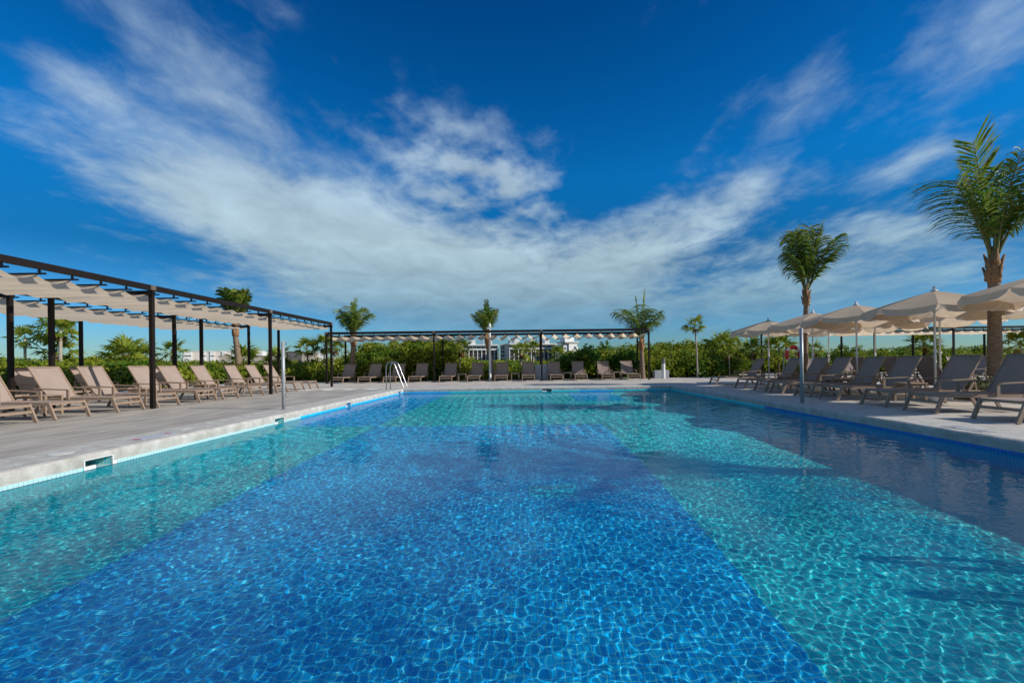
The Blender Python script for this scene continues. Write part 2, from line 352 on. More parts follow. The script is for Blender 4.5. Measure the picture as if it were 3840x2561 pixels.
def place(src, used, label, loc, rz, cat=None):
    o = src if not used.get(src.name) else copy_tree(src)
    if o is src: used[src.name] = True
    o.location = loc; o.rotation_euler = (0, 0, rz); o['label'] = label
    return o
def np_mesh(name, co, faces, mat, smooth=False):
    me = bpy.data.meshes.new(name); n = faces.shape[1]
    me.vertices.add(len(co)); me.vertices.foreach_set('co', np.ascontiguousarray(co, dtype=np.float32).ravel())
    me.loops.add(faces.size); me.loops.foreach_set('vertex_index', np.ascontiguousarray(faces, dtype=np.int32).ravel())
    me.polygons.add(len(faces)); me.polygons.foreach_set('loop_start', np.arange(0, faces.size, n, dtype=np.int32))
    me.polygons.foreach_set('loop_total', np.full(len(faces), n, dtype=np.int32)); me.update()
    me.materials.append(M[mat])
    if smooth: me.shade_smooth()
    return me
USED = {}
ORD = ['first', 'second', 'third', 'fourth', 'fifth', 'sixth', 'seventh', 'eighth', 'ninth', 'tenth', 'eleventh', 'twelfth']

# ------------------------------------------------------------------ ground and decks
PX0, PX1, PY0, PY1 = -5.13, 5.85, 0.6, 18.7      # pool rim
WZ, FZ, CB = -0.18, -1.28, -0.14                 # water, floor, coping underside
def ring(name, mat, x0, x1, y0, y1, hx0, hx1, hy0, hy1, z):
    v = [(x0, y0, z), (x1, y0, z), (x1, y1, z), (x0, y1, z), (hx0, hy0, z), (hx1, hy0, z), (hx1, hy1, z), (hx0, hy1, z)]
    mb = MB().add(v, [(0, 1, 5, 4), (1, 2, 6, 5), (2, 3, 7, 6), (3, 0, 4, 7)])
    return struct(mk(name, mb, mat))
ring('ground', 'ground', -2500, 2500, -2500, 2500, -5.9, 6.6, -0.2, 19.4, -0.07)
mb = MB()   # concrete deck, far and right of the pool and behind the camera
mb.box(-17.5, 40, 19.42, 27.4, -0.068, 0.0); mb.box(6.57, 40, -9, 19.419, -0.068, 0.0); mb.box(14.5, 40, 27.401, 33, -0.068, -0.001)
mb.box(-17.5, 6.569, -9, -0.17, -0.068, -0.001)
struct(mk('deck', mb, 'concrete'))
mb = MB().box(-17.5, -5.87, -0.169, 19.419, -0.068, -0.004)
pdeck = struct(mk('plank_deck', mb, 'grout'))
PW, PL = 0.30, 1.20
pm = MB().box(-PW/2+0.006, PW/2-0.006, -PL/2+0.006, PL/2-0.006, -0.0039, 0.0).mesh('plank', M['plank'])
cells = []
nxp = 38; nyp = 17
for i in range(nxp):
    for j in range(nyp):
        x = -5.872-PW/2-i*PW; y = -0.15+PL/2+j*PL+((i % 3)*0.4)
        if y+PL/2 > 19.42 or y < 0.3: continue
        dist = math.hypot(x, y); vis = abs(x)/max(y, 0.1) < 1.22
        cells.append(((0 if vis else 1), dist, x, y))
cells.sort()
rest = MB()
for q, (vis, dist, x, y) in enumerate(cells):
    if q < 290: o = link('plank', pm, pdeck); o.location = (x, y, 0)
    else: rest.box(x-PW/2+0.006, x+PW/2-0.006, y-PL/2+0.006, y+PL/2-0.006, -0.0039, 0.0)
stuff(mk('plank_field', rest, 'plank', pdeck))

# ------------------------------------------------------------------ pool
NICHE_L = [(5.24, 5.62), (9.18, 9.56), (12.80, 13.16), (17.95, 18.30)]
NICHE_R = []
NICHE_F = [(0.56, 0.98)]
def cope(name, along, face, outer, a0, a1, niches, sgn):
    """concrete coping: rounded nose; along='Y' or 'X'; face = pool side coordinate; outer = back edge"""
    def pt(a, d, z):            # d = distance back from the pool face
        c = face + sgn*d
        return (c, a, z) if along == 'Y' else (a, c, z)
    w = abs(outer-face)
    mb = MB()
    n = int((a1-a0)/0.12)
    def prof(a):
        j = lambda k, s: s*math.sin(a*7.3+k*1.7)*math.sin(a*2.9+k)
        return [(w, -0.066), (w, 0.0), (0.16, 0.0+j(1, 0.0008)), (0.055, 0.002+j(2, 0.002)), (0.020, -0.010+j(3, 0.003)), (0.004+j(4, 0.002), -0.030), (0.0+j(5, 0.002), -0.060)]
    as_ = [a0+(a1-a0)*i/n for i in range(n+1)]
    m = 7
    for a in as_: mb.v += [pt(a, d, z) for d, z in prof(a)]
    for i in range(n):
        for k in range(m-1): mb.f.append((i*m+k, i*m+k+1, (i+1)*m+k+1, (i+1)*m+k))
    for e in (0, n): mb.f.append(tuple(e*m+k for k in range(m)))
    # fascia below the nose, left open at the skimmers
    cuts = [a0]+[q for nn in niches for q in nn]+[a1]
    for b0, b1 in zip(cuts[0::2], cuts[1::2]):
        nn = max(1, int((b1-b0)/0.15)); o = len(mb.v)
        for i in range(nn+1):
            a = b0+(b1-b0)*i/nn; q = 0.003*math.sin(a*9.1)*math.sin(a*3.3+1)
            mb.v += [pt(a, 0.0+q*0.6, -0.0595), pt(a, 0.002+q, -0.10), pt(a, 0.006+q*0.5, CB), pt(a, 0.12, CB), pt(a, 0.12, -0.0595)]
        for i in range(nn):
            for k in range(4): mb.f.append((o+i*5+k, o+i*5+k+1, o+(i+1)*5+k+1, o+(i+1)*5+k))
        mb.f.append(tuple(o+k for k in range(5))); mb.f.append(tuple(o+nn*5+k for k in range(5)))
    o = struct(mk(name, mb, 'coping', smooth=False))
    return o
copL = cope('coping_left', 'Y', PX0, -5.868, -0.168, 19.418, NICHE_L, -1)
copR = cope('coping_right', 'Y', PX1, 6.568, -0.168, 19.418, NICHE_R, 1)
copF = cope('coping_far', 'X', PY1, 19.418, PX0+0.001, PX1-0.001, NICHE_F, 1)
copN = cope('coping_near', 'X', PY0, -0.168, PX0+0.001, PX1-0.001, [], -1)
# walls as recessed sheets behind the tile faces
def wallseg(mb, along, c, a0, a1, z0, z1):
    if along == 'Y': mb.add([(c, a0, z0), (c, a1, z0), (c, a1, z1), (c, a0, z1)], [(0, 1, 2, 3)])
    else: mb.add([(a0, c, z0), (a1, c, z0), (a1, c, z1), (a0, c, z1)], [(0, 1, 2, 3)])
def wall(name, along, c, parts, niches):
    root = None
    for q, (a0, a1, mat) in enumerate(parts):
        mb = MB(); cuts = [a0]+[e for n in niches if a0 < n[0] < a1 for e in n]+[a1]
        for b0, b1 in zip(cuts[0::2], cuts[1::2]): wallseg(mb, along, c, b0, b1, FZ, CB+0.002)
        for n in niches:
            if a0 < n[0] < a1: wallseg(mb, along, c, n[0], n[1], FZ, WZ-0.06)
        o = mk(name if root is None else 'tile_band', mb, mat, root)
        if root is None: root = struct(o)
        o.cycles.is_caustics_receiver = True
    return root
WL, WR, WF, WN = PX0-0.008, PX1+0.008, PY1+0.008, PY0-0.008
wL = wall('pool_wall_left', 'Y', WL, [(WN, 10.25, 'cy_side'), (10.25, WF, 'bl_side')], NICHE_L)
wR = wall('pool_wall_right', 'Y', WR, [(WN, 11.3, 'bl_side'), (11.3, WF, 'cy_side')], [])
wF = wall('pool_wall_far', 'X', WF, [(WL, -3.2, 'bl_end'), (-3.2, 2.1, 'cy_end'), (2.1, 3.5, 'bl_end'), (3.5, WR, 'cy_end')], NICHE_F)
wN = wall('pool_wall_near', 'X', WN, [(WL, WR, 'bl_end')], [])
fl = [('cy_floor', WL, -3.3, WN, 9.9), ('bl_floor', WL, -3.3, 9.9, WF), ('bl_floor', -3.3, 1.6, WN, 9.9), ('cy_floor', -3.3, 1.6, 9.9, WF),
      ('cy_floor', 1.6, WR, WN, 15.0), ('bl_floor', 1.6, 3.3, 15.0, WF), ('cy_floor', 3.3, WR, 15.0, WF)]
root = None
for mat, x0, x1, y0, y1 in fl:
    o = mk('pool_floor' if root is None else 'mosaic_field', MB().add([(x0, y0, FZ), (x1, y0, FZ), (x1, y1, FZ), (x0, y1, FZ)], [(0, 1, 2, 3)]), mat, root)
    o.cycles.is_caustics_receiver = True
    if root is None: root = struct(o)
dr = mk('drain_grate', MB().box(-0.01, 0.56, 5.12, 5.57, FZ+0.002, FZ+0.014), 'grate', root); dr.cycles.is_caustics_receiver = True
mb = MB()
for q in range(2): mb.box(0.03, 0.52, 5.24+q*0.2, 5.255+q*0.2, FZ+0.0142, FZ+0.016)
mk('drain_slot', mb, 'bl_tile', dr)
# single waterline tiles, proud of the wall
g = 0.003
tL = MB().box(0.0, 0.0078, -TS/2+g/2, TS/2-g/2, -TS/2+g/2, TS/2-g/2).mesh('tile', M['cy_tile'])
tL2 = MB().box(-0.0078, 0.0, -TS/2+g/2, TS/2-g/2, -TS/2+g/2, TS/2-g/2).mesh('tile', M['bl_tile'])
mb = MB(); wallseg(mb, 'Y', WL+0.0012, 4.2, 10.25, CB-0.1, CB+0.001)
gl = MB()
for b0, b1 in ((4.2, 5.23), (5.63, 9.17), (9.57, 10.25)): wallseg(gl, 'Y', WL+0.0012, b0, b1, CB-0.096, CB+0.001)
mk('grout_bed', gl, 'grout', wL)
cnt = 0; y = 4.2+TS/2
while y < 10.22 and cnt < 298:
    if not any(a-0.03 < y < b+0.03 for a, b in NICHE_L):
        for r in range(2):
            o = link('tile', tL, wL); o.location = (WL+0.0014, y, CB-TS*(r+0.5)); cnt += 1
    y += TS
gl = MB(); wallseg(gl, 'Y', WR-0.0012, 4.9, 11.3, CB-0.096, CB+0.001); mk('grout_bed', gl, 'bl_side', wR)
cnt = 0; y = 4.9+TS/2
while y < 11.28 and cnt < 298:
    for r in range(2):
        o = link('tile', tL2, wR); o.location = (WR-0.0014, y, CB-TS*(r+0.5)); cnt += 1
    y += TS
# skimmers
def skimmer(label, along, c, a0, a1, sgn, tile):
    root = thing('skimmer', label, 'skimmer', 'skimmer openings in the pool wall')
    def bx(mb, d0, d1, b0, b1, z0, z1):
        lo_, hi = sorted((c+sgn*d0, c+sgn*d1))
        return mb.box(lo_, hi, b0, b1, z0, z1) if along == 'Y' else mb.box(b0, b1, lo_, hi, z0, z1)
    dp, z0, z1 = 0.34, WZ-0.058, -0.0605
    mb = MB(); bx(mb, dp, dp+0.02, a0, a1, z0, z1); bx(mb, 0.013, dp, a0+0.0005, a0+0.012, z0, z1); bx(mb, 0.013, dp, a1-0.012, a1-0.0005, z0, z1)
    mk('niche', mb, tile, root)
    mb = MB(); bx(mb, 0.013, dp, a0+0.013, a1-0.013, z0, WZ-0.004); mk('sill', mb, 'cy_tile', root)
    mb = MB(); bx(mb, -0.004, 0.012, a0+0.0005, a0+0.016, z0, z1); bx(mb, -0.004, 0.012, a1-0.016, a1-0.0005, z0, z1); bx(mb, -0.004, 0.012, a0+0.017, a1-0.017, z1-0.010, z1)
    mk('trim', mb, 'whiteplast', root)
    mb = MB(); bx(mb, 0.03, 0.05, a0+0.02, a0+(a1-a0)*0.48, WZ-0.03, WZ+0.035); mk('weir_flap', mb, 'whiteplast', root)
    return root
M['niche_cy'] = tilemat('niche_cyan', CYA, (0.2, 0.55, 0.58), (0.7, 0.68, 0.5), TS, 'XZ')
M['niche_bl'] = tilemat('niche_blue', BLA, (0.05, 0.25, 0.6), (0.4, 0.6, 0.7), TS, 'XZ')
skimmer('white framed skimmer opening nearest the camera in the left pool wall', 'Y', PX0, *NICHE_L[0], -1, 'niche_cy')
skimmer('skimmer opening in the left pool wall just before the blue tiles start', 'Y', PX0, *NICHE_L[1], -1, 'niche_cy')
skimmer('blue tiled skimmer opening in left pool wall, third from the camera', 'Y', PX0, *NICHE_L[2], -1, 'niche_bl')
skimmer('small skimmer opening in the left pool wall right beside the ladder', 'Y', PX0, *NICHE_L[3], -1, 'niche_bl')
skimmer('dark skimmer opening in the middle of the far pool wall', 'X', PY1, *NICHE_F[0], 1, 'niche_cy')

# ------------------------------------------------------------------ water
ys = [PY0]
while ys[-1] < PY1: ys.append(ys[-1]+max(0.0100, 0.0056*(ys[-1]-2.9)))
ys = np.array(ys); ys = PY0+(ys-PY0)*(PY1-PY0)/(ys[-1]-PY0)
xs = np.linspace(PX0, PX1, 1100)
X, Y = np.meshgrid(xs, ys); Z = np.zeros_like(X)
wr = np.random.default_rng(5)
calm = np.clip(1.0-(Y-4.0)/22.0, 0.62, 1.0)
gust = 0.86+0.14*np.sin(0.9*X+0.5*Y+1.0)*np.sin(0.7*Y-0.4*X)+0.14*np.sin(2.1*X-1.3*Y+2.0)*np.sin(1.7*Y+0.8*X)
for q in range(64):
    lam = 0.043*2**wr.uniform(0, 1.25); a = wr.uniform(0, 2*PI); kk = 2*PI/lam
    w_ = 1.25 if abs(math.sin(a)) > 0.5 else 0.85
    Z += w_*calm*gust*(1.45/math.sqrt(32))/kk**2*np.sin(kk*(math.cos(a)*X+math.sin(a)*Y)+wr.uniform(0, 2*PI)+0.9*np.sin(1.1*X+1.5*Y+q))
for q in range(16):
    lam = 0.18*2**wr.uniform(0, 1.3); a = wr.uniform(0, 2*PI); kk = 2*PI/lam
    Z += calm*(0.14/math.sqrt(8))/kk**2*np.sin(kk*(math.cos(a)*X+math.sin(a)*Y)+wr.uniform(0, 2*PI)+0.8*np.sin(0.6*X-0.9*Y+q))
for q in range(24):      # the open far water carries slightly longer ripples
    lam = 0.13*2**wr.uniform(0, 1.3); a = wr.uniform(0, 2*PI); kk = 2*PI/lam
    Z += np.clip((Y-4.5)/5.0, 0, 1)*(0.62/math.sqrt(12))/kk**2*np.sin(kk*(math.cos(a)*X+math.sin(a)*Y)+wr.uniform(0, 2*PI)+0.8*np.sin(0.5*X-0.7*Y+q))
for q in range(10):
    lam = wr.uniform(0.6, 1.4); a = wr.uniform(0, 2*PI); kk = 2*PI/lam
    Z += 0.0010/kk*np.sin(kk*(math.cos(a)*X+math.sin(a)*Y)+wr.uniform(0, 6.3))
i = np.arange(X.size).reshape(X.shape)
F = np.stack([i[:-1, :-1], i[:-1, 1:], i[1:, 1:], i[1:, :-1]], -1).reshape(-1, 4)
water = link('water', np_mesh('water', np.stack([X, Y, Z+WZ], -1).reshape(-1, 3), F, 'water', True)); struct(water)
water.cycles.is_caustics_caster = True

# ------------------------------------------------------------------ sun loungers
def make_lounger():
    t = thing('sun_lounger', '', 'sun lounger', 'sun loungers')
    mb = MB()
    for s in (-1, 1): mb.bar((0.125, s*0.335, 0.315), (1.98, s*0.335, 0.300), 0.028, 0.055)
    mb.bar((0.14, -0.321, 0.318), (0.14, 0.321, 0.318), 0.03, 0.045); mb.bar((1.965, -0.321, 0.302), (1.965, 0.321, 0.302), 0.03, 0.04)
    for x in (0.55, 1.0, 1.45): mb.bar((x, -0.321, 0.295), (x, 0.321, 0.295), 0.03, 0.02)
    mk('frame', mb, 'frame', t)
    for s in (-1, 1):
        mk('leg', MB().bar((0.024, s*0.338, 0.001), (0.165, s*0.338, 0.3425), 0.034, 0.062), 'frame', t)
        mk('leg', MB().bar((1.90, s*0.338, 0.001), (1.74, s*0.338, 0.29), 0.034, 0.055), 'frame', t)
    mk('crossbar', MB().bar((0.100, -0.322, 0.205), (0.100, 0.322, 0.205), 0.022, 0.05), 'frame', t)
    mb = MB().grid(lambda u, v: (0.155+u*1.475, -0.318+v*0.636, 0.345-0.018*math.sin(PI*v)*(0.5+0.5*math.sin(PI*u))), 12, 8)
    o = len(mb.v); mb.grid(lambda u, v: (0.155+u*1.475, -0.318+v*0.636, 0.338-0.018*math.sin(PI*v)*(0.5+0.5*math.sin(PI*u))), 12, 8)
    mk('seat', mb, 'sling', t, True)
    bx = lambda u: 1.63+u*0.415
    bz = lambda u: 0.345+u*0.700
    nx_, nz_ = -0.860*0.02, 0.51*0.02
    mb = MB().grid(lambda u, v: (bx(u)-nx_*math.sin(PI*v)*0.9, -0.312+v*0.624, bz(u)-nz_*math.sin(PI*v)*0.9), 8, 8)
    mb.grid(lambda u, v: (bx(u)-nx_*math.sin(PI*v)*0.9+0.006, -0.312+v*0.624, bz(u)-nz_*math.sin(PI*v)*0.9-0.004), 8, 8)
    back = mk('backrest', mb, 'sling', t, True)
    mb = MB()
    for s in (-1, 1): mb.bar((1.62, s*0.325, 0.33), (2.05, s*0.325, 1.045), 0.028, 0.030, (0, 1, 0))
    mb.bar((2.048, -0.311, 1.042), (2.048, 0.311, 1.042), 0.028, 0.026)
    mk('back_frame', mb, 'frame', back)
    for s in (-1, 1): mk('strut', MB().bar((1.86, s*0.305, 0.735), (1.94, s*0.305, 0.315), 0.018, 0.022), 'frame', back)
    for s in (-1, 1):
        mb = MB().bar((1.11, s*0.372, 0.315), (1.11, s*0.372, 0.512), 0.030, 0.055, (1, 0, 0))
        mb.bar((1.085, s*0.372, 0.525), (1.86, s*0.372, 0.560), 0.045, 0.026); mb.bar((1.845, s*0.372, 0.548), (1.70, s*0.372, 0.305), 0.030, 0.040)
        mk('armrest', mb, 'frame', t)
    return t
lounger = make_lounger()
def lg(label, x, y, rz, group):
    o = place(lounger, USED, label, (x, y, 0), rz); o['group'] = group; return o
def jit(s=0.012): return random.uniform(-s, s)
LY = [8.12, 9.13, 10.48, 11.62, 13.05, 14.05, 15.40, 17.0, 18.28, 19.5]
LOUNGERS = []
for q, y in enumerate(LY):
    lab = ['taupe sun lounger at the left edge, nearest the camera in the left front row', ][0] if q == 0 else \
          'taupe sun lounger facing the pool, %s from the camera in the left front row' % ORD[q]
    lg(lab, -9.12+jit(0.03), y, PI+jit(0.025), 'sun loungers in the left front row')
for q, y in enumerate((9.3, 11.5, 13.4, 15.2, 18.3)):
    lg('shaded taupe sun lounger behind the left front row, %s from the camera' % ORD[q], -12.9+jit(0.04), y, PI+jit(0.02), 'shaded sun loungers behind the left front row')
FX = [-10.45, -8.95, -7.55, -6.2, -4.5, -2.98, -1.48, 0.02, 1.56, 2.9, 4.38, 5.78]
for q, x in enumerate(FX):
    lg('taupe sun lounger facing the camera beyond the pool, %s from the left' % ORD[q], x, 24.75+jit(0.05), PI/2+jit(0.02), 'sun loungers in the row beyond the pool')
RY = [7.05, 8.42, 9.67, 11.18, 12.25, 13.5, 14.56, 16.17, 18.78]
RX = [7.2, 7.22, 7.28, 7.32, 7.33, 7.32, 7.36, 7.48, 7.6]
for q, (x, y) in enumerate(zip(RX, RY)):
    lab = 'dark shaded sun lounger at the right edge with only its foot end in view' if q == 0 else \
          'shaded sun lounger facing the pool, %s from the camera in the right front row' % ORD[q]
    lg(lab, x+jit(0.02), y, jit(0.025), 'sun loungers in the right front row')
for q, (x, y) in enumerate(((12.4, 12.0), (12.4, 13.15), (12.4, 14.4), (12.5, 16.3))):
    lg('sun lounger turned away from the pool, its sunlit back showing, %s from the camera' % ORD[q], x, y, PI+jit(), 'sun loungers turned away from the pool')
for x, y, r, lab in ((15.2, 14.2, 0.0, 'sun lounger behind the big palm trunk, beyond the turned away loungers'),
                     (16.0, 18.0, 0.0, 'sun lounger far right between the white umbrella poles'),
                     (15.0, 22.6, PI/2, 'sun lounger facing the camera behind the red and white life ring'),
                     (17.4, 22.9, PI/2, 'sun lounger facing the camera, right of the one behind the life ring'),
                     (21.5, 23.4, PI/2, 'sun lounger under the left part of the far right pergola'),
                     (23.8, 23.5, PI/2, 'sun lounger under the right part of the far right pergola')):
    lg(lab, x, y, r, 'sun loungers scattered at the far right')
# side tables
def make_table():
    t = thing('side_table', '', 'side table', 'side tables between loungers')
    mk('table_top', MB().bbox(-0.24, 0.24, -0.20, 0.20, 0.415, 0.44, 0.006), 'frame', t)
    for sx in (-1, 1):
        for sy in (-1, 1): mk('leg', MB().box(sx*0.21-0.025, sx*0.21+0.025, sy*0.17-0.018, sy*0.17+0.018, 0.0, 0.4148), 'frame', t)
    for sy in (-1, 1): mk('apron', MB().box(-0.184, 0.184, sy*0.17-0.012, sy*0.17+0.012, 0.37, 0.4146), 'frame', t)
    return t
tabl = make_table()
for x, y, lab in ((-10.45, 9.81, 'between the second and third loungers of the left front row'), (-10.45, 12.34, 'between the fourth and fifth loungers of the left front row'),
                  (-10.45, 14.73, 'between the sixth and seventh loungers of the left front row'), (-10.45, 16.2, 'between the seventh and eighth loungers of the left front row'),
                  (-3.74, 26.0, 'between the fifth and sixth loungers beyond the pool'), (-0.73, 26.0, 'between the seventh and eighth loungers beyond the pool'),
                  (2.23, 26.0, 'between the ninth and tenth loungers beyond the pool'), (5.08, 26.0, 'between the last two loungers beyond the pool'),
                  (8.75, 10.43, 'between the third and fourth loungers of the right front row'), (8.75, 12.88, 'between the fifth and sixth loungers of the right front row'),
                  (8.75, 15.37, 'between the seventh and eighth loungers of the right front row')):
    place(tabl, USED, 'small taupe side table '+lab, (x, y, 0), jit(0.03))

# ------------------------------------------------------------------ pergolas
def pergola(label, xs_, w, loc, rz, ztop, npan=8, sag=0.105, over=0.12):
    t = thing('pergola', label, 'pergola', 'retractable canopy pergolas', loc, rz)
    zb = ztop-0.13
    for x in xs_:
        for y in (0.0, w): mk('post', MB().box(x-0.043, x+0.043, y-0.043, y+0.043, 0.0, zb-0.101), 'pergola', t)
    for y in (0.0, w):
        mk('beam', MB().box(xs_[0]-0.06, xs_[-1]+0.06, y-0.04, y+0.04, zb, ztop), 'pergola', t)
    for x in xs_:
        mk('cross_beam', MB().box(x-0.04, x+0.04, -0.05, w+0.05, zb-0.1, zb-0.0005), 'pergola', t)
        for y in (0.0, w): mk('bracket', MB().box(x-0.075, x+0.075, y-0.055, y+0.055, zb+0.012, ztop-0.006), 'bracket', t)
    for x0, x1 in zip(xs_[:-1], xs_[1:]):
        a, b = x0+0.08, x1-0.08; st = (b-a)/npan
        zr = zb-0.085
        rail = MB(); roll = MB()
        for q in range(npan+1):
            x = a+q*st
            r = MB().box(x-0.016, x+0.016, -over, w+over, zr-0.014, zr+0.018); mk('rail', r, 'pergola', t)
            for y in (0.0, w): roll.box(x-0.012, x+0.012, y-0.012, y+0.012, zr+0.0185, zb-0.0005); roll.box(x-0.02, x+0.02, y-0.025, y+0.025, zr+0.035, zr+0.055)
        mk('roller', roll, 'pergola', t)
        mb = MB(); ns = 8; nv = 10
        dj = [random.uniform(0.85, 1.2) for _ in range(npan)]
        def fn(u, v):
            s = u*npan; k = min(int(s), npan-1); f = s-k
            dz_ = sag*dj[k]*(1-(abs(2*f-1))**1.55)
            edge = 1-0.10*math.sin(PI*v)
            return (a+u*(b-a), 0.06+v*(w-0.12), zr-0.016-dz_*edge-0.004*math.sin(v*9+k))
        mb.grid(fn, ns*npan, nv)
        mk('canopy', mb, 'canvas', t, True)
    return t
pergola('dark pergola with cream wave canopy over the left front row of loungers', [6.0, 11.09, 16.18, 21.2], 2.45, (-9.15, 0, 0), PI/2, 3.0)
pergola('second dark pergola with cream canopy behind the left one', [6.0, 11.0, 16.1, 20.4], 3.3, (-12.5, 0, 0), PI/2, 2.96)
pergola('long dark pergola with wavy cream canopy beyond the far end of the pool', [-10.97, -5.11, 0.75, 6.6], 2.6, (0, 24.8, 0), 0, 2.80, npan=9, sag=0.21)
pergola('dark pergola with pale canopy far right behind the umbrellas', [15.05, 20.2, 24.8, 29.4, 34.0], 2.8, (0, 26.5, 0), 0, 2.80)

# ------------------------------------------------------------------ umbrellas
def make_umbrella():
    t = thing('beach_umbrella', '', 'umbrella', 'beige umbrellas')
    R, zt, zr, n = 1.40, 2.60, 2.19, 8
    mb = MB().lathe([(0.30, 0.0), (0.31, 0.03), (0.29, 0.085), (0.22, 0.10), (0.05, 0.115), (0.045, 0.30)], 24)
    mk('base', mb, 'whiteplast', t, False)
    mk('pole', MB().tube([(0, 0, 0.1155), (0, 0, 2.56)], 0.024, 12), 'white', t, True)
    mk('clamp', MB().lathe([(0.026, 1.12), (0.036, 1.13), (0.036, 1.19), (0.026, 1.20)], 12).box(0.03, 0.06, -0.012, 0.012, 1.14, 1.18), 'whiteplast', t)
    def surf(ang, r):
        sct = (ang/(2*PI/n)) % 1.0
        sagf = (0.062*math.sin(PI*sct)+0.004*math.sin(ang*37)*math.sin(PI*sct))*(r/R)**1.3
        z = zt-(zt-zr)*(r/R)**1.12 - sagf
        rr = r*(1-0.018*math.sin(PI*sct)*(r/R))
        return rr*math.cos(ang), rr*math.sin(ang), z
    cano = mk('canopy', MB().lathe([(0.028, zt-0.03), (0.060, zt-0.022), (0.075, zt-0.012), (0.03, zt+0.002)], 16), 'umbrella', t)
    for q in range(n):
        pan = MB().grid(lambda u, v, q=q: surf((q+min(max(u, 0.0005), 0.9995))*2*PI/n, 0.03+v*(R-0.03)), 10, 10)
        mk('panel', pan, 'umbrella', cano, True)
    wr_ = random.Random(3)
    ph = [wr_.uniform(0, 6.28) for _ in range(n)]
    for q in range(n):
        def val(u, v, q=q):
            u2 = 0.02+u*0.96; ang = (q+u2)*2*PI/n
            x, y, z = surf(ang, R)
            dr = 0.14*min(1.0, 4.5*min(u2, 1-u2)+0.35)
            fl_ = 1.0+(0.030+0.010*math.sin(u*40+ph[q]))*v+0.006*math.sin(u*22+ph[q])*v
            return (x*fl_, y*fl_, z-dr*v)
        vo = mk('valance', MB().grid(val, 16, 3), 'umbrella', cano, True)
        mk('piping', MB().tube([val(i_/16, 1.0) for i_ in range(17)], 0.006, 5, False), 'piping', vo)
    for q in range(n):
        ang = q*2*PI/n
        p = [Vector((r*math.cos(ang), r*math.sin(ang), zt-(zt-zr)*(r/R)**1.12-0.018)) for r in (0.05, 0.5, 0.95, R-0.01)]
        rb = mk('rib', MB().tube(p, 0.008, 6), 'white', t, True)
        mk('stretcher', MB().tube([(0.035*math.cos(ang), 0.035*math.sin(ang), 2.12), tuple(p[1]+Vector((0, 0, -0.01)))], 0.006, 5), 'white', rb)
    mk('hub', MB().lathe([(0.025, 2.09), (0.045, 2.10), (0.045, 2.14), (0.025, 2.15)], 12), 'whiteplast', t)
    mk('finial', MB().lathe([(0.075, 2.590), (0.07, 2.615), (0.035, 2.635), (0.022, 2.65), (0.038, 2.672), (0.036, 2.695), (0.012, 2.712)], 14), 'whiteplast', t, True)
    return t
umb = make_umbrella()
for x, y, rz, tl, lab in ((9.8, 8.35, 0.25, 0.010, 'beige umbrella cut by the right edge, nearest the camera'),
                      (9.8, 10.95, 0.1, 0.012, 'large beige umbrella left of the big palm trunk in the front row'),
                      (9.8, 13.55, 0.32, -0.01, 'beige umbrella second left of the big palm in the front row'),
                      (9.85, 15.75, 0.0, 0.008, 'beige umbrella just right of the smaller palm trunk in the front row'),
                      (9.85, 18.6, 0.5, 0.0, 'leftmost beige umbrella, left of the smaller palm trunk'),
                      (12.5, 11.2, 0.6, 0.01, 'beige umbrella behind the big palm trunk in the back row'),
                      (12.5, 13.8, 0.2, -0.01, 'beige umbrella in the back row half hidden by the large front umbrella'),
                      (12.35, 16.2, 0.4, 0.0, 'beige umbrella in the back row beneath the second front umbrella'),
                      (12.6, 19.1, 0.15, 0.01, 'low looking beige umbrella in the back row right of the smaller palm')):
    o = place(umb, USED, lab, (x, y, 0), rz); o.rotation_euler = (tl, 0.018*math.sin(x*7+y), rz)

# ------------------------------------------------------------------ pool fittings and small things
def bend(pts, n=8):
    return pts
def ladder(label, face, y0, sgn, wd=0.55, rr=0.019):
    t = thing('pool_ladder', label, 'ladder', 'pool ladders')
    for y in (y0, y0+wd):
        pts = [(face+sgn*0.57, y, 0.0), (face+sgn*0.57, y, 0.86)]
        for q in range(1, 9):
            a = PI*q/9
            pts.append((face+sgn*(0.57-0.22*(1-math.cos(a))*0.86), y, 0.86+0.25*math.sin(a)))
        pts += [(face-sgn*0.10, y, 0.14), (face-sgn*0.15, y, 0.02), (face-sgn*0.16, y, -0.12), (face-sgn*0.16, y, -1.1)]
        mk('rail', MB().tube(pts, rr, 12), 'steel', t, True)
        mk('flange', MB().lathe([(0.05, 0.003), (0.05, 0.012), (0.03, 0.022)], 14, (face+sgn*0.57, y, 0)), 'steel', t)
    for z in (-0.42, -0.68, -0.94): mk('step', MB().box(face-sgn*0.16-0.04, face-sgn*0.16+0.04, y0+0.02, y0+wd-0.02, z, z+0.025), 'whiteplast', t)
    return t
ladder('steel pool ladder with two arched rails at the far left corner', PX0, 18.28, -1)
ladder('steel pool ladder on the right rim whose shadow lies on the pool floor', PX1, 2.15, 1, 0.48, 0.026).scale = (1, 1, 1.22)
def net_post(label, x, y, h, s):
    t = thing('net_post', label, 'post', 'steel posts on the pool rim', (x, y, 0))
    mk('tube', MB().tube([(0, 0, 0.0045), (0, 0, h)], 0.038, 16), 'galv', t, True)
    mk('flange', MB().lathe([(0.07, 0.003), (0.07, 0.010), (0.045, 0.014)], 16), 'galv', t)
    for z in (h-0.05, 0.32):
        pts = [(s*0.036, 0, z)]+[(s*(0.075+0.028*math.cos(a)), 0, z+0.028*math.sin(a)) for a in [PI-k*PI/5 for k in range(0, 9)]]
        mk('hook', MB().tube(pts, 0.006, 6), 'steel', t, True)
    return t
net_post('slim galvanised post standing on the left pool rim', -5.62, 10.45, 1.56, 1)
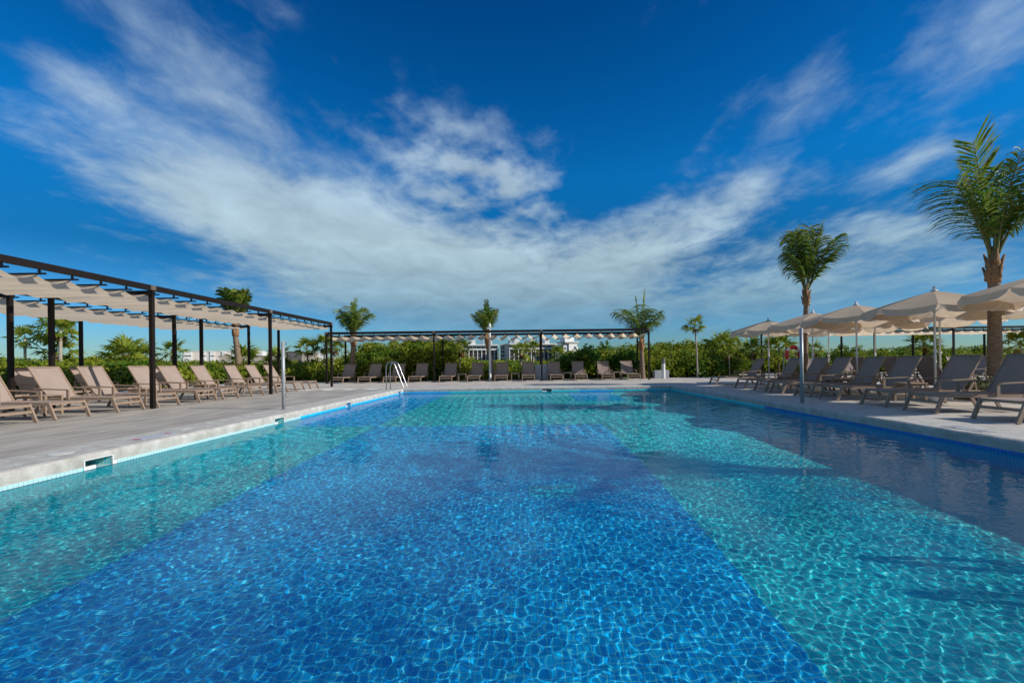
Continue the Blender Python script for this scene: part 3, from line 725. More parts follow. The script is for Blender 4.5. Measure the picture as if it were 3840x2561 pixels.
net_post('slim galvanised post standing on the right pool rim before the loungers', 6.29, 10.46, 1.72, -1)
def bollard(label, x, y, h=0.95, r=0.07):
    t = thing('bollard_light', label, 'bollard', 'white bollard lights', (x, y, 0))
    mk('body', MB().lathe([(r, 0.0), (r, h*0.74)], 18), 'white', t, False)
    mk('lamp_head', MB().lathe([(r*0.96, h*0.7405), (r*0.96, h*0.93), (r*1.02, h*0.94), (r*1.02, h)], 18), 'darkhead', t)
    return t
bollard('white bollard light with dark head behind the left loungers', -17.6, 27.1, 1.05, 0.11)
bollard('white bollard light with grey head right of the far pergola', 7.8, 26.2, 1.15, 0.10)
bollard('white bollard light among the loungers at the far right', 22.5, 25.2, 1.15, 0.11)
t = thing('lamp_post', 'tall white lamp post in front of the middle palm beyond the pool', 'lamp post', None, (-2.15, 25.85, 0))
mk('pole', MB().lathe([(0.07, 0.0), (0.055, 2.95)], 16), 'white', t)
mk('lamp_arm', MB().box(-0.16, 0.10, -0.05, 0.05, 2.955, 3.05), 'white', t)
mk('lamp_cap', MB().lathe([(0.06, 3.051), (0.09, 3.08), (0.08, 3.16), (0.05, 3.20), (0.055, 3.26), (0.02, 3.28)], 16), 'white', t)
def cabinet(name, label, x, y, w, d, h, mat):
    t = thing(name, label, 'cabinet', None, (x, y, 0))
    mk('body', MB().bbox(-w/2, w/2, -d/2, d/2, 0.0, h, 0.012), mat, t)
    mk('door', MB().box(-w/2+0.03, -0.004, -d/2-0.006, -d/2-0.0005, 0.05, h-0.05), mat, t); mk('door', MB().box(0.004, w/2-0.03, -d/2-0.006, -d/2-0.0005, 0.05, h-0.05), mat, t)
    return t
cabinet('utility_cabinet', 'plain grey cabinet behind the far post between two loungers', 0.82, 27.0, 0.82, 0.4, 0.90, 'greybox')
cabinet('utility_cabinet', 'low grey cabinet beside the white bollard right of the far pergola', 7.85, 26.9, 0.85, 0.4, 0.46, 'greybox')
# life ring
t = thing('life_ring', 'red and white life ring hanging beside the smaller palm trunk', 'life ring', None, (10.7, 18.35, 1.19), 0.15)
def torus(a0, a1, R, r, n=24, m=12, rx=1.0):
    pts = []
    mb = MB()
    for i_ in range(n+1):
        a = a0+(a1-a0)*i_/n
        for j in range(m):
            b = 2*PI*j/m
            mb.v.append(((R+r*math.cos(b))*math.cos(a), r*0.62*math.sin(b)*rx, (R+r*math.cos(b))*math.sin(a)))
    for i_ in range(n):
        for j in range(m): mb.f.append((i_*m+j, i_*m+(j+1) % m, (i_+1)*m+(j+1) % m, (i_+1)*m+j))
    return mb
for q in range(4):
    c = PI/2*q+PI/2
    mk('red_segment', torus(c-0.56, c+0.56, 0.30, 0.082), 'red', t, True)
    mk('white_band', torus(c+0.56, c+PI/2-0.56, 0.30, 0.085, 8), 'white', t, True)
mk('grab_line', MB().tube([(0.392*math.cos(a)*(1.0+0.02*math.sin(a*8)), -0.03, 0.392*math.sin(a)) for a in [2*PI*k_/32 for k_ in range(33)]], 0.006, 5, False), 'rope', t)
t = thing('ring_stand', 'metal stand carrying the red and white life ring', 'stand', None, (10.7, 18.47, 0), 0.15)
for x in (-0.36, 0.16): mk('upright', MB().box(x-0.015, x+0.015, -0.015, 0.015, 0.0, 1.26), 'galv', t)
mk('bracket', MB().box(-0.374, 0.6, -0.034, -0.0155, 1.20, 1.24), 'galv', t)
# painted depth / no-diving plaques and drain covers set in the rim
def plaque(label, x, y, w, l, cols, rz=0):
    t = thing('pool_marker', label, 'marker', 'markers set in the pool rim', (x, y, 0.0), rz)
    mk('plate', MB().box(-w/2, w/2, -l/2, l/2, 0.0022, 0.005), cols, t)
    return t
M['markblue'] = simple('pale_blue_enamel', (0.42, 0.47, 0.55), (0.47, 0.49, 0.52), 9, 0.5)
M['markwhite'] = simple('white_enamel', (0.66, 0.65, 0.61), (0.58, 0.57, 0.53), 10, 0.5)
M['markdark'] = simple('dark_mark', (0.06, 0.06, 0.07), (0.05, 0.05, 0.06), 10, 0.6)
p = plaque('worn pale blue marker with red ends on the left pool rim near the camera', -5.45, 6.62, 0.20, 0.62, 'markblue')
for s in (-1, 1): mk('red_mark', MB().box(-0.07, 0.03, s*0.27-0.03, s*0.27+0.03, 0.0053, 0.0066), 'red', p)
for q in range(5): mk('pictogram', MB().box(-0.05+0.02*(q % 2), 0.05-0.015*(q % 3), -0.18+q*0.085, -0.14+q*0.085, 0.0053, 0.0063), 'greybox', p)
plaque('white marker plate on the left pool rim beyond the blue marker', -5.55, 7.35, 0.13, 0.26, 'markwhite')
t = thing('rim_cover', 'round pale cover set in the left pool rim near the first skimmer', 'cover', None, (-5.5, 5.35, 0))
mk('cover_ring', MB().lathe([(0.115, 0.0022), (0.115, 0.006), (0.10, 0.008)], 28), 'markwhite', t)
p = plaque('white bordered marker on the shaded right pool rim near the camera', 6.12, 6.35, 0.20, 0.62, 'greybox')
mb = MB()
for a in ((-0.098, -0.088, -0.308, 0.308), (0.088, 0.098, -0.308, 0.308), (-0.0878, 0.0878, -0.308, -0.298), (-0.0878, 0.0878, 0.298, 0.308)): mb.box(*a, 0.0053, 0.0066)
mk('border', mb, 'markwhite', p)
mk('pictogram', MB().box(-0.05, 0.05, -0.22, -0.19, 0.0053, 0.0063), 'markdark', p); mk('pictogram', MB().box(-0.06, -0.03, 0.12, 0.2, 0.0053, 0.0063), 'markdark', p)

# ------------------------------------------------------------------ plants
def rot_to(d):
    d = Vector(d).normalized(); return d.to_track_quat('X', 'Z')
def frond_mesh(az_, el0, L, droop, cut=False, leaf=0.62, nleaf=44, hang=0.6, seed=0, wid=0.034):
    """one coconut frond from the origin: rachis + two rows of leaflets"""
    r = random.Random(seed)
    ch = Vector((math.cos(az_), math.sin(az_), 0)); up = Vector((0, 0, 1)); side = Vector((-math.sin(az_), math.cos(az_), 0))
    n = 16; pts = [Vector((0, 0, 0))]; dirs = []
    for q in range(n):
        s = (q+0.5)/n; e = el0-droop*s**1.6
        d = ch*math.cos(e)+up*math.sin(e); dirs.append(d); pts.append(pts[-1]+d*(L/n))
    rib = MB().tube(pts, [0.035*(1-0.82*(q/n)) for q in range(n+1)], 6)
    lv = MB()
    for q in range(nleaf):
        s = 0.20+0.79*(q+r.uniform(-0.3, 0.3))/nleaf; s = min(max(s, 0.15), 0.995)
        f = s*n; k_ = min(int(f), n-1); p = pts[k_].lerp(pts[k_+1], f-k_); d = dirs[k_]
        prof = min(1.0, 0.35+2.2*(s-0.15)) * ((1.0-0.55*max(0, (s-0.6)/0.4)**2) if not cut else 1.0)
        for sg in (-1, 1):
            ln = leaf*prof*r.uniform(0.8, 1.12)
            nrm = d.cross(side*sg).normalized()
            out = (side*sg*r.uniform(0.75, 1.0) + d*r.uniform(0.45, 0.75) + up*r.uniform(-0.05, 0.18)).normalized()
            wv = d.cross(out).normalized().cross(out).normalized()*(wid*0.5)
            tw = out.cross(wv).normalized()*(wid*0.5)*r.uniform(-0.9, 0.9)
            a = wv*0.8+tw
            cur = p.copy(); o = len(lv.v); dirl = out.copy(); segs = 4
            for j in range(segs+1):
                wj = a*(1.0 if 0 < j < segs else (0.55 if j == 0 else 0.08))
                lv.v.append(tuple(cur-wj)); lv.v.append(tuple(cur+wj))
                dirl = (dirl + Vector((0, 0, -1))*hang*(0.14+0.22*j)*r.uniform(0.7, 1.3)).normalized()
                cur = cur+dirl*(ln/segs)
            for j in range(segs): lv.f.append((o+2*j, o+2*j+1, o+2*j+3, o+2*j+2))
    return rib, lv
def coconut(label, loc, ht, r0, fronds, lean=(0, 0), boot=0.8, seed=0, group='planted coconut palms'):
    t = thing('coconut_palm', label, 'palm', group, loc)
    r = random.Random(seed); nr = int(ht/0.03); prof = []
    tk = MB(); n = 14
    cx = lambda z: lean[0]*(z/ht)**1.5
    cyy = lambda z: lean[1]*(z/ht)**1.5
    for q in range(nr+1):
        z = ht*q/nr
        rad = r0*(1.18-0.34*(z/ht)+0.25*math.exp(-z*5)) * (1.0+(0.045 if (q % 3) == 0 else (-0.02 if (q % 3) == 1 else 0.012))+r.uniform(-0.012, 0.012))
        for k_ in range(n):
            a = 2*PI*k_/n; tk.v.append((cx(z)+rad*math.cos(a)*(1+0.02*math.sin(a*3+z*2)), cyy(z)+rad*math.sin(a), z-0.005+0.008*math.sin(a*2+q)))
    for q in range(nr):
        for k_ in range(n): tk.f.append((q*n+k_, q*n+(k_+1) % n, (q+1)*n+(k_+1) % n, (q+1)*n+k_))
    for k_ in range(n): tk.v[k_] = (tk.v[k_][0], tk.v[k_][1], 0.0)
    tk.f.append(tuple(reversed(range(n)))); mk('trunk', tk, 'trunk', t, True)
    top = Vector((cx(ht), cyy(ht), ht))
    bt = MB()
    bp = [(r0*0.86, -0.02), (r0*1.08, 0.06), (r0*1.12, boot*0.3), (r0*0.95, boot*0.55), (r0*0.75, boot*0.8), (r0*0.5, boot)]
    bt.lathe(bp, 12, tuple(top))
    for q in range(9):     # leaf bases wrapped round the stem
        a = q*2.4; ra = r0*0.92
        p0 = top+Vector((ra*math.cos(a), ra*math.sin(a), boot*0.12+0.06*q*boot/0.8)); p1 = p0+Vector((0.07*math.cos(a), 0.07*math.sin(a), 0.22))
        bt.tube([p0-Vector((0, 0, 0.12)), p0, p1], [0.05, 0.045, 0.02], 5)
    mk('fibre_boot', bt, 'fibre', t, True)
    for q, fr in enumerate(fronds):
        kw = dict(fr[4]) if len(fr) > 4 else {}
        h0 = kw.pop('h', boot*0.75)
        rib, lv = frond_mesh(fr[0], fr[1], fr[2], fr[3], seed=seed*50+q, **kw)
        off = top+Vector((r0*0.5*math.cos(fr[0]), r0*0.5*math.sin(fr[0]), h0))
        fo = mk('frond', lv, 'frond', t); fo.location = off
        ro = mk('frond_rib', rib, 'rachis', fo, True)
    return t
D2 = math.radians
# big palm at the right: one tall upright frond, arching ones either side
coconut('big coconut palm at the right edge with ragged arching fronds', (11.0, 10.72, 0), 2.75, 0.128,
        [(D2(172), D2(85), 2.75, D2(5), dict(cut=True, leaf=0.75, hang=0.08, nleaf=64, wid=0.036)), (D2(186), D2(66), 2.0, D2(12), dict(leaf=1.1, hang=0.62, cut=True, nleaf=50, wid=0.028)),
         (D2(350), D2(76), 2.4, D2(60), dict(leaf=0.9, hang=0.85, wid=0.032)), (D2(20), D2(68), 2.4, D2(75), dict(leaf=0.85, hang=0.9, wid=0.032)),
         (D2(270), D2(82), 2.3, D2(20), dict(leaf=0.8, hang=0.85, wid=0.032)), (D2(90), D2(80), 2.3, D2(30), dict(leaf=0.8, hang=0.85, wid=0.032)),
         (D2(315), D2(72), 2.2, D2(75), dict(leaf=0.85, hang=1.0, wid=0.032)), (D2(140), D2(83), 1.9, D2(20), dict(leaf=0.6, hang=0.5)), (D2(240), D2(86), 2.0, D2(12), dict(leaf=0.7, hang=0.6)),
         (D2(10), D2(82), 2.3, D2(60), dict(leaf=0.8, hang=0.85, wid=0.032)), (D2(335), D2(80), 2.4, D2(70), dict(leaf=0.8, hang=0.85, wid=0.032))], boot=0.85, seed=1)
coconut('smaller coconut palm between umbrellas with a fan of upright trimmed fronds', (11.0, 18.1, 0), 3.15, 0.108,
        [(D2(a), D2(e), L_, D2(d_), dict(cut=True, leaf=lf, hang=hg, nleaf=50, wid=0.04)) for a, e, L_, d_, lf, hg in
         ((180, 82, 2.35, 6, 0.75, 0.75), (205, 78, 2.3, 8, 0.8, 0.85), (160, 76, 2.25, 8, 0.8, 0.85), (270, 86, 2.45, 4, 0.6, 0.6), (90, 86, 2.4, 5, 0.6, 0.6), (330, 82, 2.4, 8, 0.7, 0.6), (300, 84, 2.4, 6, 0.6, 0.7))] +
        [(D2(0), D2(68), 2.5, D2(22), dict(leaf=0.95, hang=0.6, wid=0.05)), (D2(15), D2(76), 2.3, D2(14), dict(leaf=0.9, hang=0.8, wid=0.05)), (D2(350), D2(62), 2.1, D2(20), dict(leaf=0.9, hang=0.8, wid=0.05)),
         (D2(185), D2(70), 1.7, D2(20), dict(leaf=0.8, hang=1.1, wid=0.05))], boot=0.8, lean=(0.1, 0), seed=2)
coconut('coconut palm beside the camera on the right, its crown shading the pool', (11.4, 3.7, 0), 3.2, 0.155,
        [(D2(a), D2(e), 2.8, D2(d_), dict(leaf=0.8, hang=0.6, wid=0.030, nleaf=34)) for a, e, d_ in ((0, 70, 60), (45, 78, 50), (90, 66, 62), (135, 75, 50), (180, 66, 60), (225, 76, 55), (270, 66, 62), (315, 74, 55), (20, 86, 20), (200, 86, 20))], boot=0.85, seed=3)
def shock(k, L, e0, dr, leaf, hang):
    r = random.Random(k); out = []
    for q in range(10):
        out.append((q*2*PI/10+r.uniform(-0.25, 0.25), D2(e0+r.uniform(-16, 8)), L*r.uniform(0.75, 1.12), D2(dr*r.uniform(0.7, 1.3)), dict(leaf=leaf, hang=hang, nleaf=30, wid=0.042)))
    out += [(r.uniform(0, 6), D2(88), L*1.3, D2(3), dict(leaf=leaf*0.4, hang=0.1, nleaf=24, wid=0.06)), (r.uniform(0, 6), D2(86), L*1.15, D2(4), dict(leaf=leaf*0.35, hang=0.1, nleaf=24, wid=0.06))]
    return out
coconut('coconut palm behind the left end of the far pergola', (-10.65, 27.5, 0), 2.15, 0.16, shock(1, 1.8, 80, 44, 0.9, 0.8), seed=4, lean=(0.12, 0))
coconut('slim coconut palm behind the middle of the far pergola and lamp post', (-2.0, 26.6, 0), 2.05, 0.13, shock(2, 1.6, 82, 28, 0.66, 0.6), seed=5, lean=(-0.35, 0))
coconut('bushy coconut palm at the right end of the far pergola', (6.62, 26.3, 0), 1.65, 0.13, shock(3, 2.25, 80, 48, 0.95, 0.85), seed=6, lean=(-0.05, 0))
coconut('coconut palm with bundled broad fronds rising behind the left pergola', (-19.0, 30.0, 0), 3.0, 0.19, [(a*0.9, D2(87-6*(a % 3)), 2.2+0.2*(a % 2), D2(12), dict(leaf=0.85, hang=0.40, wid=0.10, nleaf=34)) for a in range(9)], seed=7, boot=1.0, lean=(-0.25, 0))

# fan palms ---------------------------------------------------------------
def fan_leaf(seed, R=0.6, pet=0.55, blades=15):
    r = random.Random(seed); mb = MB()
    mb.tube([(0, 0, 0), (pet*0.5, 0, 0.03), (pet, 0, 0.0)], [0.012, 0.010, 0.008], 4)
    for q in range(blades):
        a = D2(-128+256*q/(blades-1))+r.uniform(-0.05, 0.05); ln = R*(1-0.22*abs(q/(blades-1)*2-1))*r.uniform(0.88, 1.08)
        d = Vector((math.cos(a), math.sin(a), 0.16*(1 if q % 2 else -1)*0.4)); w = Vector((-math.sin(a), math.cos(a), 0.35))*0.045*R/0.6
        p = Vector((pet, 0, 0)); m = p+d*ln*0.55; e = p+d*ln+Vector((0, 0, -0.20*ln*r.uniform(0.3, 1.5)))
        mb.add([p-w*0.25, p+w*0.25, m+w, m-w], [(0, 1, 2, 3)]); mb.add([m-w, m+w, e+w*0.1, e-w*0.1], [(0, 1, 2, 3)])
    return mb
FANS = [fan_leaf(s).mesh('fan_leaf', M['fan']) for s in range(3)]
DEAD = [fan_leaf(s+9, 0.5, 0.4, 11).mesh('dry_leaf', M['deadfan']) for s in range(2)]
def fan_palm(label, x, y, hc, rc=1.0, nl=15, dead=3, tr=0.055, pale=True, seed=0):
    """hc = height of the crown's centre"""
    t = thing('fan_palm', label, 'palm', 'wild fan palms', (x, y, -0.06)); r = random.Random(seed)
    lx, ly = r.uniform(-0.12, 0.12), r.uniform(-0.1, 0.1)
    pts = [(lx*(q/6)**2, ly*(q/6)**2, (hc+0.06)*q/6) for q in range(7)]
    mk('trunk', MB().tube(pts, [tr*1.15, tr*0.95, tr*0.9, tr*0.88, tr*0.86, tr*0.85, tr*0.45], 8), 'palestem' if pale else 'stem', t, True)
    top = pts[-1]
    for q in range(nl):
        a = q*2.399+r.uniform(-0.2, 0.2); e = D2(78-118*(q+0.5)/nl+r.uniform(-8, 8))
        o = link('fan_leaf', FANS[q % 3], t); o.location = top
        o.rotation_euler = (r.uniform(-0.5, 0.5), -e, a); s = rc*r.uniform(0.85, 1.1); o.scale = (s, s, s)
    for q in range(dead):
        a = r.uniform(0, 6.28); o = link('dry_leaf', DEAD[q % 2], t); o.location = (top[0], top[1], top[2]-0.05)
        o.rotation_euler = (r.uniform(-0.4, 0.4), D2(r.uniform(58, 80)), a); o.scale = (rc*0.8,)*3
    return t
FP = [('solitary tall thin fan palm standing right of the far pergola', 9.9, 26.6, 3.05, 0.72, 14, 3, 0.055, True),
      ('stout fan palm with dense crown right of the solitary thin palm', 13.7, 32.5, 1.95, 1.25, 20, 8, 0.12, False),
      ('yellowish fan palm left of the leftmost umbrella, the taller of a close pair', 13.0, 28.6, 1.95, 0.8, 14, 5, 0.05, True),
      ('low fan palm in front of the yellowish one left of the umbrellas', 12.35, 27.9, 1.35, 0.7, 12, 3, 0.05, True),
      ('ragged fan palm just left of the leftmost umbrella pole', 14.3, 29.0, 1.6, 0.95, 14, 5, 0.06, True),
      ('bright yellow green fan palm behind the life ring', 14.1, 25.6, 1.62, 1.1, 16, 3, 0.07, False),
      ('fan palm with bent brown trunk under the far right pergola', 26.3, 30.2, 1.95, 1.15, 18, 2, 0.11, False),
      ('fan palm rising by the right edge beyond the loungers', 29.6, 27.2, 1.75, 1.15, 15, 1, 0.05, True),
      ('small fan palm far right between umbrella poles', 19.2, 30.5, 1.6, 0.8, 12, 3, 0.05, True),
      ('thin fan palm at the left edge behind the first pergola post', -24.3, 22.0, 2.5, 0.75, 12, 4, 0.06, True),
      ('tall fan palm with drooping brown leaves, left one of the tall pair behind the pergola', -26.4, 25.2, 3.15, 1.0, 13, 7, 0.09, True),
      ('tall pale stemmed fan palm, right one of the tall pair behind the pergola', -22.6, 22.0, 2.85, 0.9, 12, 3, 0.08, True),
      ('low fan palm below the tall pair at the left', -23.4, 22.6, 1.9, 1.05, 13, 2, 0.08, False),
      ('broad yellowish fan palm right of the tall pair at the left', -21.6, 24.5, 1.45, 1.2, 15, 5, 0.12, False),
      ('pale stemmed fan palm left of the near pergola post', -23.0, 26.0, 2.0, 0.95, 14, 2, 0.06, True),
      ('low fan palm just left of the near pergola post', -23.8, 28.2, 1.68, 0.95, 14, 2, 0.06, True),
      ('fan palm just right of the near pergola post before the white building', -21.9, 28.0, 1.95, 0.85, 13, 3, 0.06, True),
      ('leftmost of three fan palms by the left end of the far pergola', -14.5, 30.0, 2.1, 0.9, 13, 3, 0.06, True),
      ('middle one of three fan palms by the left end of the far pergola', -13.6, 30.3, 2.3, 0.95, 14, 4, 0.055, True),
      ('rightmost of three fan palms by the left end of the far pergola', -12.75, 29.8, 2.2, 0.9, 13, 4, 0.055, True),
      ('yellowing fan palm right of the second far pergola post', -5.2, 29.8, 1.95, 1.05, 15, 7, 0.06, False),
      ('fan palm with leaning pale stem left of the lamp post', -4.25, 28.2, 1.9, 0.85, 13, 6, 0.05, True),
      ('dark fan palm in front of the hotel, left of the third far pergola post', -0.5, 29.8, 1.75, 0.8, 14, 4, 0.09, True),
      ('fan palm in front of the hotel just right of the dark one', 0.35, 31.6, 1.95, 0.7, 12, 2, 0.07, True),
      ('bright fan palm in front of the hotel tower', 1.9, 29.0, 1.4, 0.8, 12, 1, 0.07, True),
      ('low yellowing fan palm among the scrub left of the second far post', -6.4, 28.5, 1.4, 0.9, 13, 3, 0.06, False),
      ('low fan palm low in the scrub before the white building', -19.2, 30.6, 1.4, 1.2, 16, 1, 0.08, False),
      ('low fan palm in the scrub right of the bundled palm', -16.8, 30.8, 1.35, 1.1, 14, 2, 0.08, False)]
for q, a in enumerate(FP): fan_palm(*a, seed=q+1)

# leaf clouds --------------------------------------------------------------
def leaf_cloud(cent, rad, npc, size, rng, flat=0.5):
    """diamond leaves over ellipsoid shells. cent (k,3), rad (k,3)"""
    k_ = len(cent); N = k_*npc
    d = rng.normal(size=(N, 3)); d /= np.linalg.norm(d, axis=1)[:, None]
    c = np.repeat(cent, npc, 0); rr = np.repeat(rad, npc, 0)
    sh = rng.uniform(0.55, 1.12, size=(N, 1))
    p = c+d*rr*sh
    nrm = d+rng.normal(scale=0.7, size=(N, 3)); nrm[:, 2] += flat; nrm /= np.linalg.norm(nrm, axis=1)[:, None]
    t = np.cross(nrm, rng.normal(size=(N, 3))); t /= np.linalg.norm(t, axis=1)[:, None]
    b = np.cross(nrm, t)
    s = size*rng.uniform(0.55, 1.25, size=(N, 1))
    v = np.stack([p-t*s, p+b*s*0.48-nrm*s*0.10, p+t*s, p-b*s*0.48-nrm*s*0.10], 1).reshape(-1, 3)
    return v, np.arange(N*4).reshape(-1, 4)
HPX = [(-1500, 40), (-400, 34), (0, 28), (120, 26), (250, 26), (320, 32), (360, 16), (470, 18), (560, 14), (700, 14), (790, 20), (830, 48), (900, 54), (970, 66), (1040, 54), (1075, 10), (1180, 2), (1280, 4), (1310, 30), (1480, 40), (1560, 48), (1620, 42), (1700, 34), (1800, 26), (1900, 20), (2000, 26), (2040, 28), (2150, 24), (2260, 26), (2351, 20), (2700, 28), (3500, 34)]
def hmax(u, y):
    px_ = np.interp(1212+1045*u, [a for a, _ in HPX], [b for _, b in HPX])
    return 1.0+(px_-3)*np.minimum(y, 40.0)/1045
cs, rs = [], []
sr = random.Random(21)
def col(x, y, front):
    u = x/max(y, 4.0); h = float(hmax(u, y))*sr.uniform(0.72, 1.04)*(0.62 if front < 0.8 else (0.85 if front < 3 else 1.0))
    z = 0.1
    while z < h:
        r_ = sr.uniform(0.34, 0.62); zt_ = min(z+r_*0.5, h-r_*0.5)
        cs.append((x+sr.uniform(-0.3, 0.3), y+sr.uniform(-0.3, 0.3), max(zt_, 0.15))); rs.append((r_*sr.uniform(0.9, 1.3), r_*sr.uniform(0.9, 1.2), r_*sr.uniform(0.6, 0.9))); z += r_*0.95
for q in range(1000):      # beyond the far deck
    y = 27.9+abs(sr.gauss(0, 5.5)); x = sr.uniform(-1.05, 0.60)*y
    if x > 14: continue
    col(x, y, y-27.9)
for q in range(420):       # left of the plank deck
    x = -18.3-abs(sr.gauss(0, 3.5)); y = sr.uniform(10, 30)
    col(x, y, -18.3-x)
for q in range(420):       # behind the far right pergola
    y = 33.4+abs(sr.gauss(0, 5)); x = sr.uniform(13.5, 52)
    col(x, y, y-33.4)
cs, rs = np.array(cs), np.array(rs)
v, f = leaf_cloud(cs, rs, 74, 0.115, RNG)
sm = stuff(link('scrub', np_mesh('scrub', v, f, 'scrub')))
sm['label'] = 'dense green coastal scrub behind the decks'
# distant canopy band closing the horizon
cs2, rs2 = [], []
for q in range(700):
    y = sr.uniform(44, 150); x = sr.uniform(-1.7, 1.6)*y
    h = 1.0+sr.uniform(0.1, 0.7)*y/1045*10; cs2.append((x, y, h-0.7)); rs2.append((sr.uniform(1.5, 3.2), sr.uniform(1.5, 3), 0.9))
v, f = leaf_cloud(np.array(cs2), np.array(rs2), 60, 0.36, RNG)
ts = stuff(link('far_scrub', np_mesh('far_scrub', v, f, 'scrub'))); ts['label'] = 'low green scrub stretching to the horizon'
def shrub(name, label, x, y, blobs, n, size, mat, cat='shrub', group=None, z0=0.0, flat=0.5):
    t = thing(name, label, cat, group, (x, y, z0))
    c = np.array([b[:3] for b in blobs], dtype=float); r = np.array([b[3:6] for b in blobs], dtype=float)
    vv, ff = leaf_cloud(c, r, n, size, RNG, flat); link('foliage', np_mesh('foliage', vv, ff, mat), t)
    mb = MB()
    for b in blobs[:10]:
        mb.tube([(b[0]*0.3, b[1]*0.3, -0.02), (b[0]*0.7, b[1]*0.7, b[2]*0.55), tuple(b[:3])], [0.03, 0.022, 0.01], 5)
    mk('stems', mb, 'stem', t)
    return t
br = random.Random(4)
def rblobs(w, d, h, n, r, topf=None):
    out = []
    for q in range(n):
        x = br.uniform(-w, w); hh = h*(1-0.35*(abs(x)/w)**2)*br.uniform(0.75, 1.05)
        z = br.uniform(0.12, 1.0)*hh; rr = r*br.uniform(0.7, 1.25)
        out.append((x, br.uniform(-d, d), max(z-rr*0.4, 0.2), rr, rr, rr*0.85))
    return out
shrub('broadleaf_bush', 'big glossy dark green broadleaf bush behind the right part of the far pergola', 4.1, 28.4, rblobs(2.1, 0.8, 2.35, 46, 0.36), 110, 0.105, 'broad', 'bush')
shrub('broadleaf_bush', 'glossy broadleaf bush directly left of the palm at the far pergola end', 6.0, 28.2, rblobs(0.8, 0.6, 2.1, 20, 0.36), 110, 0.105, 'broad', 'bush')
shrub('lime_bush', 'bright lime green rounded bush far right beyond the umbrella poles', 21.6, 30.6, rblobs(0.9, 0.7, 2.0, 24, 0.36), 90, 0.10, 'lime', 'bush')
shrub('scrub_tree', 'dark green small tree right of the lime bush at the far right', 24.0, 34.4, rblobs(1.4, 0.8, 2.2, 26, 0.42), 90, 0.12, 'broad', 'bush')
shrub('broadleaf_bush', 'yellow green bush behind the dark post of the far right pergola', 29.9, 34.0, rblobs(1.5, 0.7, 2.1, 26, 0.42), 90, 0.12, 'lime', 'bush')
shrub('hedge_bush', 'bright leafy bush at deck edge left of the solitary thin palm', 8.6, 28.2, rblobs(0.9, 0.5, 1.25, 22, 0.32), 100, 0.085, 'lime', 'bush')
shrub('hedge_bush', 'green leafy bush at deck edge right of the solitary thin palm', 11.1, 28.2, rblobs(1.0, 0.5, 1.35, 24, 0.33), 100, 0.085, 'broad', 'bush')
def bed(label, x, y, r):
    t = thing('planting_bed', label, 'planting bed', 'planting beds round the palms', (x, y, 0))
    mk('soil', MB().lathe([(r, 0.002), (r*0.96, 0.03), (r*0.5, 0.05), (0.02, 0.055)], 22), 'soil', t)
    return t
bed('dark soil bed at the foot of the big right palm', 11.0, 10.72, 0.75)
bed('dark soil bed at the foot of the smaller palm', 11.0, 18.1, 0.7)
bed('dark soil bed at the foot of the palm beside the camera', 11.4, 3.7, 0.75)
shrub('sage_shrub', 'pale sage green shrub at the foot of the big right palm', 10.75, 10.45, rblobs(0.45, 0.35, 0.72, 16, 0.17), 80, 0.045, 'sage', z0=0.03)
shrub('sage_shrub', 'dry yellowish shrub low beside the big right palm', 10.8, 11.15, rblobs(0.35, 0.3, 0.45, 10, 0.15), 70, 0.045, 'sage', z0=0.03)
shrub('sage_shrub', 'pale shrub at the foot of the smaller palm', 10.6, 17.9, rblobs(0.42, 0.35, 0.8, 16, 0.18), 80, 0.05, 'sage', z0=0.03)
shrub('sage_shrub', 'pale shrub between the loungers right of the smaller palm', 11.1, 17.35, rblobs(0.35, 0.3, 0.95, 14, 0.18), 80, 0.05, 'sage', z0=0.0)

